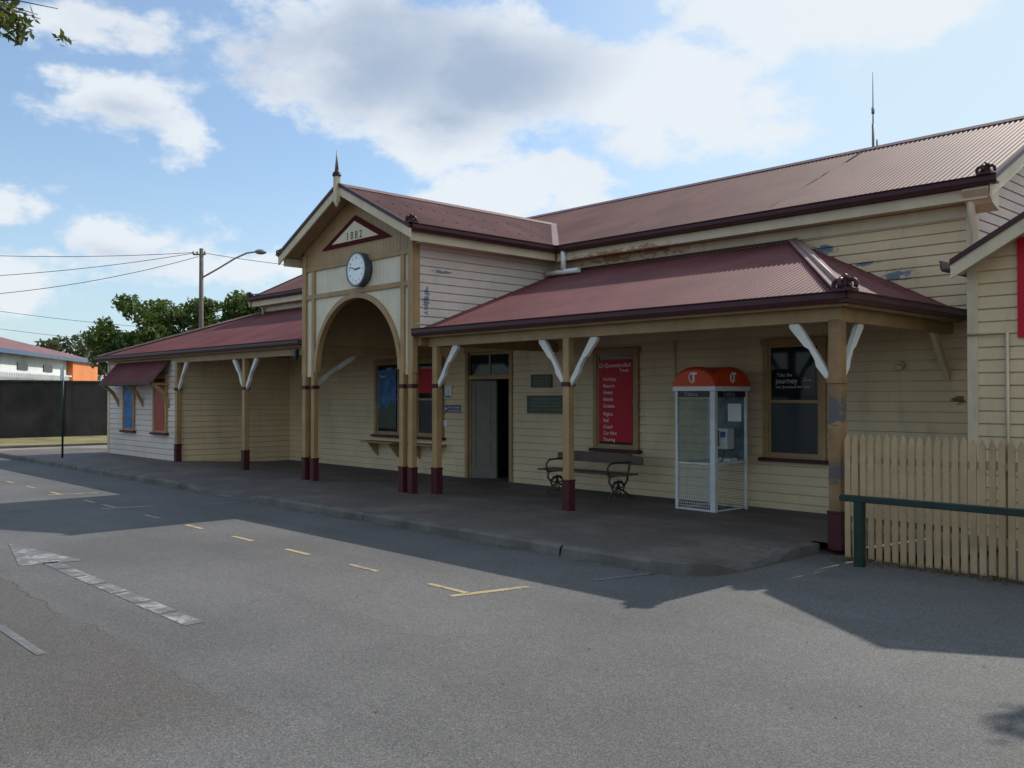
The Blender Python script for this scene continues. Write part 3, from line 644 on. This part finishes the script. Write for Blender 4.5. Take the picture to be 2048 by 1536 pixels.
for i,t in enumerate(['TRAIN PASSENGERS PLEASE NOTE','ALCOHOL CONSUMPTION PROHIBITED','ON RAILWAY STATIONS AND TRAINS','BY DIRECTION OF THE STATION MASTER']): g.text(t,.058,(-13.56,WY-.054,1.71-i*.075),ext=.001,sx=.88 if i else 1)
g.obj('lettering',m_gold,o)
o=sign('small_sign',-16.95,-16.38,1.39,1.57,WY-.032,m_purple,'small purple sign with white lettering beside the door','sign',.01)
g=B();g.text('Travel Centre',.075,(-16.62,WY-.044,1.51),ext=.001);g.text('Tickets and bookings',.05,(-16.62,WY-.044,1.43),ext=.001);g.cyl((-16.9,WY-.042,1.48),(-16.9,WY-.045,1.48),.03,.03,12);g.obj('lettering',m_wtext,o)
o=sign('small_sign',-16.95,-16.7,1.72,2.02,WY-.032,m_pvc,'small white notice with green symbol beside the door','sign',.01)
g=B();g.text('i',.16,(-16.825,WY-.044,1.87),ext=.001,bold=.004);g.box(-16.93,-16.72,WY-.044,WY-.0425,1.74,1.79);g.obj('lettering',paint('green_print',(.05,.3,.2)),o)
o=sign('small_sign',-17.0,-16.86,1.05,1.2,WY-.032,m_pvc,'tiny white notice on the weatherboards','sign',.008)
# ------------------------------------------------------------------ phone booth
bx0,bx1,by0,by1=-9.2,-8.42,12.4,13.38;bz=pz(0,12.6)-.02
PB=E('phone_booth',((bx0+bx1)/2,(by0+by1)/2,bz),'grey metal public phone booth with orange domed roof','phone booth')
g=B();w_=.05
for x in(bx0,bx1-w_):
    for y in(by0,by1-w_): g.box(x,x+w_,y,y+w_,bz,1.86)
g.box(bx1-.085,bx1+.01,by0-.01,by0+.075,bz,1.86)
for z in(.02,.78):
    for y in(by0+.02,by1-w_+.01): g.box(bx0+w_,bx1-w_,y,y+.03,bz+z,bz+z+.03)
    g.box(bx1-w_+.01,bx1-.02,by0+w_,by1-w_,bz+z,bz+z+.03);g.box(bx0+.02,bx0+w_-.01,by0+w_,by1-w_,bz+z,bz+z+.03)
g.obj('frame',m_alum,PB,bevel=.006)
g=B();g.box(bx0-.03,bx1+.03,by0-.03,by1+.03,1.86,1.94);g.obj('header',m_pvc,PB,bevel=.01)
g=B();n=32;vs=[];cxm,cym=(bx0+bx1)/2,(by0+by1)/2;hx,hy=(bx1-bx0)/2+.03,(by1-by0)/2+.03
def ar(s):
    s=abs(s)
    return .11+.21*(math.sqrt(max(0,1-(s/.92)**2)) if s<.92 else 0)
def edge(a,b2):
    r=max(0,abs(a)-.88)/.12;q=max(0,abs(b2)-.88)/.12
    return -.05*max(r,q)**2
for j in range(n+1):
    for i in range(n+1):
        a,b2=-1+2*i/n,-1+2*j/n;vs.append((cxm+a*hx,cym+b2*hy,1.94+max(ar(a),ar(b2))+edge(a,b2)))
fs=[(j*(n+1)+i,j*(n+1)+i+1,(j+1)*(n+1)+i+1,(j+1)*(n+1)+i) for j in range(n) for i in range(n)]
g.add(vs,fs,0,True)
ring=[i for i in range(n+1)]+[(j)*(n+1)+n for j in range(1,n+1)]+[n*(n+1)+i for i in range(n-1,-1,-1)]+[j*(n+1) for j in range(n-1,0,-1)]
top=[vs[i] for i in ring];bot=[(p_[0],p_[1],1.94) for p_ in top];m_=len(ring)
g.add(top+bot,[(i,m_+i,m_+(i+1)%m_,(i+1)%m_) for i in range(m_)]);RF=g.obj('booth_roof',m_orange,PB)
g=B();arc=np.linspace(2.6,4.5,10)
g.text('T',.20,(cxm+.01,cym-hy-.006,2.08),ext=.002,bold=.009);g.tube([(cxm+.02+.10*math.cos(t),cym-hy-.004,2.09+.10*math.sin(t)) for t in arc],[.003]+[.011]*8+[.003],5)
g.text('T',.20,(cxm+hx+.006,cym+.01,2.08),'+x',ext=.002,bold=.009);g.tube([(cxm+hx+.004,cym+.02+.10*math.cos(t),2.09+.10*math.sin(t)) for t in arc],[.003]+[.011]*8+[.003],5)
g.obj('roof_emblem',m_wtext,RF)
boxes('glass_panel',[(bx0+w_,bx1-.085,by0+.03,by0+.036,bz+.81,1.74)],m_bglass,PB)
def plane_y(x0,x1,y,z0,z1,nm,mt,par):
    g=B();g.add([(x0,y,z0),(x1,y,z0),(x1,y,z1),(x0,y,z1)],[(0,1,2,3)]);g.obj(nm,mt,par)
def plane_x(x,y0,y1,z0,z1,nm,mt,par):
    g=B();g.add([(x,y0,z0),(x,y1,z0),(x,y1,z1),(x,y0,z1)],[(0,1,2,3)]);g.obj(nm,mt,par)
plane_y(bx0+w_,bx1-w_,by0+.04,bz+.05,bz+.78,'perforated_panel',m_perf,PB)
plane_x(bx1-.035,by0+.075,by1-w_,bz+.05,bz+.78,'perforated_panel',m_perf,PB)
boxes('name_band',[(bx0+w_,bx1-.085,by0+.02,by0+.045,1.76,1.86),(bx1-.045,bx1-.02,by0+.075,by1-w_,1.76,1.86)],m_black,PB)
g=B();g.text('Telstra',.09,(cxm-.08,by0+.016,1.81),ext=.001);g.text('Telstra',.12,(bx1-.016,cym-.05,1.81),'+x',ext=.001);g.obj('lettering',paint('grey_lettering',(.32,.34,.37)),PB)
g=B();g.box(cxm-.22,bx1-w_,by1-.05,by1-.035,bz+.83,1.86);
pp=g.obj('back_panel',paint('printed_back_panel',(.07,.10,.11),.4,.6,4,.3,(.2,.23,.23)),PB)
g=B();g.box(cxm-.16,cxm+.22,by1-.30,by1-.05,bz+.78,bz+.86);g.box(cxm-.10,cxm+.16,by1-.28,by1-.05,bz+1.0,bz+1.36);ph=g.obj('telephone',m_alum,PB,bevel=.02)
g=B();g.box(cxm-.06,cxm+.0,by1-.34,by1-.28,bz+1.05,bz+1.32);g.tube([(cxm-.03,by1-.33,bz+1.06),(cxm,by1-.37,bz+.85),(cxm+.08,by1-.33,bz+.80),(cxm+.12,by1-.27,bz+1.0)],.008,6);g.obj('handset',m_black,ph)
g=B();g.box(cxm+.03,cxm+.13,by1-.285,by1-.28,bz+1.2,bz+1.3);g.obj('keypad',m_blue,ph)
g=B();g.box(bx1-.36,bx1-.1,by1-.056,by1-.051,1.35,1.65);g.obj('notice',m_pvc,PB)
# ------------------------------------------------------------------ bench
BN=E('park_bench',(-11.55,12.85,pz(0,12.85)),'slatted timber bench with ornate cast iron ends under the veranda','bench')
zb=pz(0,12.85)
g=B()
for y in(12.62,12.72,12.82,12.92,13.02): g.box(-12.65,-10.5,y-.038,y+.038,zb+.45,zb+.48)
g.obj('seat',m_wood,BN,bevel=.008)
g=B()
g.prism([(-12.65,13.16,zb+.62),(-10.5,13.16,zb+.62),(-10.5,13.16,zb+.76),(-10.95,13.16,zb+.82),(-12.2,13.16,zb+.82),(-12.65,13.16,zb+.76)],(0,.035,0));g.obj('backrest',m_wood,BN,bevel=.008)
for x in(-12.35,-10.8):
    g=B();T=lambda P,r=.02:g.tube([(x,y,zb+z) for y,z in P],r,8)
    T([(12.56,0),(12.60,.06),(12.70,.14),(12.66,.25),(12.58,.32),(12.60,.42),(12.70,.44)]);T([(13.20,0),(13.12,.07),(12.98,.15),(13.02,.26),(13.10,.34),(13.10,.43),(13.16,.6),(13.2,.82)])
    T([(12.56,.44),(13.12,.44)],.024);T([(12.70,.14),(12.84,.20),(12.98,.15)]);T([(12.66,.25),(12.84,.34),(13.02,.26)]);T([(12.84,.20),(12.84,.34)])
    for cy,cz in((12.76,.27),(12.92,.27)): T([(cy+.06*math.cos(t),cz+.06*math.sin(t)) for t in np.linspace(0,6.28,14)],.012)
    T([(12.84+.07*math.cos(t),.10+.05*math.sin(t)) for t in np.linspace(0,6.28,14)],.012)
    T([(12.56,.46),(12.54,.58),(12.62,.66),(12.9,.67),(13.16,.66)],.018);T([(12.54,0),(12.62,0)],.025);T([(13.14,0),(13.24,0)],.025)
    g.obj('leg',m_iron,BN)
# ------------------------------------------------------------------ picket fence & rail
PF=E('picket_fence',(-3.6,10.2,-.12),'tan painted timber picket fence with pointed tops','fence')
g=B();x=-5.07
while x<-.7:
    zt=1.315+random.uniform(-.006,.006);zbm=-.10+random.uniform(-.012,.01);y=10.16+random.uniform(-.002,.002);dx=random.uniform(-.004,.004);wd=.033
    g.prism([(x-wd,y,zbm),(x+wd,y,zbm),(x+wd+dx,y,zt-.07),(x+wd*.9+dx,y,zt-.045),(x+dx,y,zt+.02),(x-wd*.9+dx,y,zt-.045),(x-wd+dx,y,zt-.07)],(0,.02,0));x+=.093
g.obj('pickets',m_picket,PF)
boxes('rail',[(-5.1,-.7,10.185,10.235,.22,.30),(-5.1,-.7,10.185,10.235,1.0,1.08)],m_picket,PF)
boxes('fence_post',[(x-.05,x+.05,10.24,10.34,-.12,1.28) for x in(-5.0,-3.4,-1.7)],m_picket,PF)
GR=E('guard_rail',(-3.5,9.8,-.12),'dark green low timber guard rail on square posts','rail')
g=B();g.beam((-4.97,9.8,.63),(-.8,9.8,.63),.09,.07);g.obj('rail',m_green,GR,bevel=.008)
for x in(-4.75,-2.35):
    g=B();g.box(x-.05,x+.05,9.75,9.85,-.14,.595);g.obj('post',m_green,GR,bevel=.008)
g=B()
for i in range(900):
    x=random.uniform(-5.1,-1.0);y=10.12-abs(random.gauss(0,.05));h_=random.uniform(.02,.08);a=random.uniform(0,6.28);dx,dy=math.cos(a)*.006,math.sin(a)*.006;lx,ly=random.uniform(-.03,.03),random.uniform(-.03,.03)
    g.add([(x-dx,y-dy,-.12),(x+dx,y+dy,-.12),(x+lx,y+ly,-.12+h_)],[(0,1,2)])
g.obj('weeds',m_litter,kind='stuff',label='dry weeds growing along the fence base')
# ------------------------------------------------------------------ annexe
AN=E('annexe_building',(-2.8,14.5,-.12),'cream weatherboard annexe with gabled roof joined to the station','building')
AY=12.2;A0,A1=-4.41,-1.15;ac=(A0+A1)/2;ASL=.56;ov=.12;ez=3.45;AEZ=ez+ASL*ov-.1
w=B();us,of=boards(-.12,AEZ+ASL*(ac-A0),.16)
w.panel((0,AY,0),(0,0,1),(1,0,0),(0,-1,0),us,of,poly([(-.12,A0),(AEZ,A0),(AEZ+ASL*(ac-A0),ac),(AEZ,A1),(-.12,A1)]))
w.box(A0,A1,AY+.05,17,-.12,AEZ-.1);w.obj('wall',m_wall,AN)
w=B();w.box(A0-.045,A0+.08,AY-.045,AY+.06,-.12,AEZ);w.obj('corner_board',m_cream,AN)
AL=math.hypot(1,ASL)
r=B();us,of=corr(11.85,17.1)
for sg,xe in((-1,A0-ov),(1,A1+ov)):
    l=(ac-A0+ov)*AL;r.panel((xe,0,ez),(0,1,0),(-sg/AL,0,ASL/AL),(sg*ASL/AL,0,1/AL),us,of,poly([(11.85,0),(17.1,0),(17.1,l),(11.85,l)]),sm=True)
AR_=r.obj('roof',m_roof,AN)
az=ez+ASL*(ac-A0+ov)
barge((A0-ov,11.85,ez),(ac,11.85,az),.2,AR_,(0,-1,0));barge((A1+ov,11.85,ez),(ac,11.85,az),.2,AR_,(0,-1,0))
b=B();b.prism([(A0-ov,11.86,ez-.1),(ac,11.86,az-.1),(ac,AY,az-.1),(A0-ov,AY,ez-.1)],(0,0,-.02));b.obj('soffit',m_cream,AN)
gutter((A0-ov,11.80,ez+.03),(A0-ov,17,ez+.03),(-1,0,0),'gutter',AN)
g=B();g.tube([(-4.45,AY-.06,2.56),(-3.98,AY-.06,2.56),(-3.98,AY-.06,0)],.022,8);g.obj('conduit_pipe',m_cream,AN)
o=sign('large_red_sign',-3.86,-1.8,2.50,3.72,AY-.036,m_red,'large plain red sign fixed to the annexe gable wall','sign',.03)
# ------------------------------------------------------------------ left background
g=B();g.box(-45.3,-45,-8,34,-.12,2.42)
bwl=g.obj('boundary_wall',m_concw,None,'long dark stained concrete boundary wall beside dry verge','wall')
boxes('wall_pier',[(-45.0,-44.93,y-.12,y+.12,-.12,2.42) for y in np.arange(-7,34,3.0)],m_concw,bwl)
boxes('wall_coping',[(-45.35,-44.9,-8,34,2.42,2.5)],m_concw,bwl)
HD=Vector((-.836,.549,0));HN=Vector((-.549,-.836,0));H0=Vector((-48.5,10.7,0))
HS=E('background_house',(-57,13,-.12),'white house with red roof, blue fascia and orange end wall','house')
def hp(s,n,z): return H0+HD*s+HN*n+Vector((0,0,z))
g=B();g.prism([hp(0,0,-.1),hp(14.9,0,-.1),hp(14.9,8,-.1),hp(0,8,-.1)],(0,0,4.2));hw=g.obj('wall',m_hwall,HS)
g=B();g.prism([hp(14.92,-.35,-.1),hp(20.6,-.35,-.1),hp(20.6,8,-.1),hp(14.92,8,-.1)],(0,0,4.2));g.obj('end_wall',m_horange,HS)
g=B();e=.5;zf=4.15
A_=[hp(-e,-e,zf),hp(20.6+e,-e,zf),hp(20.6+e,8+e,zf),hp(-e,8+e,zf),hp(4,4,zf+1.35),hp(14.5,4,zf+1.35)]
g.add(A_,[(0,1,5,4),(1,2,5),(2,3,4,5),(3,0,4)]);g.obj('roof',m_hroof,HS)
for p1,p2 in((hp(-e,-e,zf-.08),hp(20.6+e,-e,zf-.08)),(hp(20.6+e,-e,zf-.08),hp(20.6+e,8+e,zf-.08))):
    g=B();g.beam(p1,p2,.06,.22);g.obj('fascia',m_hblue,HS)
g=B()
for i in range(54): g.beam(hp(1+i*.25,-.3,2.2),hp(1+i*.25,-.3,3.0),.12,.03)
g.beam(hp(.8,-.3,3.02),hp(14.8,-.3,3.02),.06,.08);g.beam(hp(.8,-.3,2.3),hp(14.8,-.3,2.3),.06,.06);g.obj('balcony_railing',m_hwall,HS)
for i in range(3): g=B();g.beam(hp(2+i*4.2,-.03,3.40),hp(3.6+i*4.2,-.03,3.40),.03,.40);g.obj('window',m_glass,HS)
SG=E('street_sign',(-28.1,8.6,0),'small sign on a thin dark green pole beside the kerb','street sign')
g=B();g.cyl((-28.1,8.6,0),(-28.1,8.6,2.72),.03,.03,10);g.obj('pole',m_green,SG)
g=B();g.box(-28.22,-27.98,8.56,8.57,2.25,2.70);g.box(-28.105,-27.995,8.565,8.60,2.4,2.43);sp=g.obj('sign_plate',m_alum,SG)
pp0=Vector((-44.3,20.1,-.12))
PP=E('power_pole',pp0,'timber power pole carrying a street lamp on a long arm','power pole')
x,y=pp0.x,pp0.y
g=B();g.cyl((x,y,-.12),(x,y,9.25),.14,.10,12);g.beam((x-.3,y-.3,8.95),(x+.15,y+.15,8.95),.07,.07);g.obj('pole',m_timber,PP)
rt=Vector((.6857,.728,0))
g=B();a=Vector((x,y,7.75));pts=[a,a+rt*.8+Vector((0,0,.45)),a+rt*1.7+Vector((0,0,1.0)),a+rt*2.3+Vector((0,0,1.27)),a+rt*2.7+Vector((0,0,1.33))];g.tube(pts,.045,8);am=g.obj('lamp_arm',m_galv,PP)
g=B();g.ball(a+rt*3.0+Vector((0,0,1.33)),.3,8,0,(1,1,.42));g.obj('street_lamp',m_galv,am)
for k in(-.3,-.15,.12): g=B();g.cyl((x+k,y+k,8.97),(x+k,y+k,9.12),.04,.03,8);g.obj('insulator',m_black,PP)
def cable(a,b2,sag,r=.015):
    a=Vector(a);b2=Vector(b2);pts=[a.lerp(b2,t)-Vector((0,0,sag*4*t*(1-t))) for t in np.linspace(0,1,20)]
    g=B();g.tube(pts,r,5);g.obj('overhead_cable',m_cable,None,'thin black overhead power cable slung from the pole','cable','overhead cables')
tp=Vector((x,y,9.05))
cable(tp+Vector((-.3,-.3,0)),(-55,2,9.2),.55);cable(tp+Vector((-.15,-.15,0)),(-52,4,7.0),.5);cable(tp+Vector((-.1,-.1,-.2)),(-48,6,5.9),.6);cable(tp,(-42,36,9.6),.5)
cable((-60,8,7.6),(-60,24,6.3),.25,.014);cable((-60,8,6.6),(-60,24,5.2),.25,.012)
# ------------------------------------------------------------------ trees
def leaves(g,blobs,n,size,fill=.35):
    C=[];w=np.array([b[3]*b[3]*b[4] for b in blobs]);w=w/w.sum();idx=rng.choice(len(blobs),n,p=w)
    d=rng.normal(size=(n,3));d/=np.linalg.norm(d,axis=1)[:,None];rr=rng.uniform(0,1,n)**fill*rng.uniform(.8,1.15,n)
    for i in range(n):
        b=blobs[idx[i]];C.append((b[0]+d[i,0]*rr[i]*b[3],b[1]+d[i,1]*rr[i]*b[3],b[2]+d[i,2]*rr[i]*b[4]))
    C=np.array(C);A=rng.normal(size=(n,3));A/=np.linalg.norm(A,axis=1)[:,None];Q=np.cross(A,rng.normal(size=(n,3)));Q/=np.linalg.norm(Q,axis=1)[:,None]
    sz=size*rng.uniform(.6,1.4,n)[:,None]
    V=np.stack([C-A*sz,C-Q*sz*.45,C+A*sz,C+Q*sz*.45],1).reshape(-1,3)
    g.add([tuple(v) for v in V],[(4*i,4*i+1,4*i+2,4*i+3) for i in range(n)])
def tree(base,H,R,n,size,label,mat=m_leaf,nb=46,lo=.3,group='trees behind the boundary wall'):
    x,y,z=base;t=E('tree',base,label,'tree',group)
    g=B();g.tube([(x,y,z),(x+.1,y,z+H*.2),(x-.05,y+.1,z+H*.38)],[R*.09,R*.07,R*.055],8)
    bl=[]
    for i in range(nb):
        a=rng.uniform(0,6.28);rr=R*math.sqrt(rng.uniform(0,1))*.85;zz=rng.uniform(lo,.90);br=R*rng.uniform(.16,.34)
        k=math.sqrt(max(.2,1-((zz-.5)/.55)**2));c_=(x+rr*math.cos(a)*k,y+rr*math.sin(a)*k,z+zz*H,br,br*.75);bl.append(c_)
        if i<12: g.tube([(x,y+.05,z+H*.3),((x+c_[0])/2,(y+c_[1])/2,z+H*(.3+zz)/2+.2),c_[:3]],[R*.04,R*.025,R*.01],6)
    g.obj('trunk',m_bark,t)
    g=B();leaves(g,bl,n,size);g.obj('crown',mat,t)
tree((-52.5,20.3,-.12),8.0,3.0,13000,.15,'dense dark green tree behind the concrete wall',lo=.22)
tree((-50.4,23.0,-.12),8.1,3.0,13000,.15,'dense dark green tree behind the concrete wall',lo=.22)
tree((-48.9,25.6,-.12),8.2,3.1,13000,.15,'dense dark green tree behind the concrete wall',lo=.22)
tree((-48.0,29.5,-.12),7.4,3.0,5000,.15,'dense dark green tree behind the concrete wall',lo=.25)
tree((-95,30,-.12),8.5,4.5,3500,.25,'distant green tree beyond the house roof',m_leafd,nb=24,group='distant trees')
tree((-88,36,-.12),7.0,4.5,2500,.25,'distant brownish tree beyond the house',m_leafd,nb=24,group='distant trees')
tree((-100,20,-.12),7.5,4.5,2500,.25,'distant green tree beyond the house roof',m_leafd,nb=24,group='distant trees')
NT=E('tree',(-10.2,-1.8,-.12),'roadside tree with yellow green leaves overhanging the road','tree')
g=B();g.tube([(-10.2,-1.8,-.12),(-10.1,-1.7,2),(-10,-1.5,4)],[.22,.18,.14],10);g.tube([(-10,-1.5,4),(-9.4,0,5.0),(-8.5,1.2,5.1),(-7.95,1.75,4.92),(-7.75,2.0,4.72)],[.1,.06,.035,.018,.008],8);g.tube([(-10,-1.5,4),(-10.6,-2.2,5.8)],[.1,.04],8)
for k in range(9):
    a=Vector((-8.1,1.6,4.95));g.tube([a,a+Vector((rng.uniform(.1,.5),rng.uniform(.2,.75),rng.uniform(-.5,.05)))],[.01,.003],5)
g.obj('trunk',m_bark,NT)
g=B();leaves(g,[(-10.2,-1.8,5.8,1.6,1.2),(-10.6,-.9,5.4,1.1,.9),(-9.6,-.8,5.9,1.0,.8)],5000,.07)
leaves(g,[(-7.92,1.85,4.76,.2,.14),(-7.75,2.0,4.62,.14,.10),(-8.0,1.9,4.92,.22,.12),(-7.58,2.3,4.58,.08,.06),(-7.8,2.1,4.75,.1,.1)],620,.036)
g.obj('crown',m_leafn,NT)
NT=E('tree',(1.2,17.9,-.12),'leafy tree rising behind the annexe roof','tree')
g=B();g.tube([(1.2,17.9,-.12),(1.1,17.8,3),(.4,16.5,6.5)],[.25,.2,.1],10);g.tube([(.4,16.5,6.5),(-.6,14.6,7.4),(-1.2,13.8,7.2)],[.08,.04,.015],6);g.obj('trunk',m_bark,NT)
g=B();leaves(g,[(.6,16.8,7.2,1.8,1.2)],1500,.09);leaves(g,[(-1.1,13.9,7.2,.40,.2),(-.7,13.1,7.4,.38,.25)],520,.08);g.obj('crown',m_leaf,NT)
# ------------------------------------------------------------------ camera, sun, sky
cam=bpy.data.cameras.new('camera');co=bpy.data.objects.new('camera',cam);SC.collection.objects.link(co);SC.camera=co
cam.lens=32.0;cam.sensor_width=36;cam.clip_end=3000;co.location=(0,0,1.78);co.rotation_euler=(math.radians(90.755),0,math.radians(46.72))
sd=Vector((.07,1.1,1.0)).normalized()
sl=bpy.data.lights.new('sun','SUN');sl.energy=4.3;sl.angle=math.radians(.53);sl.color=(1,.94,.85);so=bpy.data.objects.new('sun',sl);SC.collection.objects.link(so)
so.rotation_euler=(-sd).to_track_quat('-Z','Y').to_euler();so.location=(0,20,30)
W=bpy.data.worlds.new('World');SC.world=W;W.use_nodes=True;nt=W.node_tree;nt.nodes.clear()
sky=N(nt,'ShaderNodeTexSky');sky.sky_type='NISHITA';sky.sun_disc=False;sky.sun_elevation=math.asin(sd.z);sky.sun_rotation=math.atan2(sd.x,sd.y);sky.air_density=1.0;sky.dust_density=1.0;sky.ozone_density=1.5
dr=N(nt,'ShaderNodeTexCoord').outputs['Generated'];sx=N(nt,'ShaderNodeSeparateXYZ',{0:dr})
az=mth(nt,'MULTIPLY',mth(nt,'ARCTAN2',sx.outputs[0],sx.outputs[1]),57.2958);el=mth(nt,'MULTIPLY',mth(nt,'ARCSINE',sx.outputs[2]),57.2958)
ae=N(nt,'ShaderNodeCombineXYZ',{0:az,1:el,2:0.0}).outputs[0]
st=vm(nt,'MULTIPLY',dr,(1,1,1.7))
nz=N(nt,'ShaderNodeTexNoise',{'Vector':st,'Scale':5.0,'Detail':5.0,'Roughness':.6})
ae2=vm(nt,'ADD',ae,vm(nt,'MULTIPLY',vm(nt,'SUBTRACT',nz.outputs['Color'],(.5,.5,.5)),(14,7,0)))
def blobs(L):
    cur=None
    for (a,e,ra,re,s) in L:
        d=vm(nt,'LENGTH',vm(nt,'MULTIPLY',vm(nt,'SUBTRACT',ae2,(a,e,0)),(1/ra,1/re,0)))
        v=mr(nt,d,0,1,s,0,False);cur=v if cur is None else mth(nt,'SMOOTH_MAX',cur,v,.2)
    return cur
CLD=[(-57,20.5,15,8,1.25),(-47.5,19.5,14,8,1.25),(-38,18.5,12,7,1.15),(-51,16.5,9,4.5,1.0),(-29,22,15,6,1.1),(-71,16.0,7.5,3.6,1.05),(-67.3,14.8,4.5,2.6,.95),
 (-72,20.8,9,3.2,.85),(-47.5,12.0,8,3.2,1.2),(-42.0,12.3,5,2.8,1.1),(-76,9.9,5,3,1.0),(-69,8.2,8,3.4,1.1),(-64,7.2,6,2.8,.95),(-75,6.0,8,2.8,.85),(-33,16.4,9,3.6,.95),
 (20,35,40,14,.9),(90,25,40,12,.9),(150,30,40,14,.9),(-120,28,35,12,.9)]
bl=blobs(CLD)
nf=noise(nt,st,9,7,.62)
D=mth(nt,'ADD',bl,mth(nt,'MULTIPLY',mth(nt,'SUBTRACT',nf,.5),1.6))
al=mr(nt,D,.32,.68)
dk=blobs([(-56,20.5,15,6,1.1),(-47,19.5,11,5,1.05),(-71,15.2,6,2.4,.75),(-51,17.5,8,3.5,.9),(-70,20.8,8,3,.5),(-69,7.4,6,1.6,.4)])
dkf=mr(nt,mth(nt,'ADD',dk,mth(nt,'MULTIPLY',mth(nt,'SUBTRACT',noise(nt,st,5,5,.55),.5),1.1)),.10,1.05)
S=10.0
wht=c4((.84*S,.89*S,.94*S));gry=c4((.41*S,.50*S,.65*S))
cc=mix(nt,dkf,wht,gry)
skyc=mix(nt,1.0,sky.outputs[0],c4((1.25,1.45,1.6)),'MULTIPLY')
hz=mth(nt,'MAXIMUM',mth(nt,'MULTIPLY',mr(nt,az,-58,-20),.85),mr(nt,el,16,0,.16,.5))
skyc=mix(nt,hz,skyc,c4((.68*S,.83*S,.92*S)))
fin=mix(nt,mth(nt,'MULTIPLY',al,.93),skyc,cc)
bg=N(nt,'ShaderNodeBackground',{'Color':fin,'Strength':.1});ow=N(nt,'ShaderNodeOutputWorld',{0:bg.outputs[0]})
SC.view_settings.view_transform='Standard';SC.view_settings.look='None';SC.view_settings.exposure=0;SC.view_settings.gamma=1
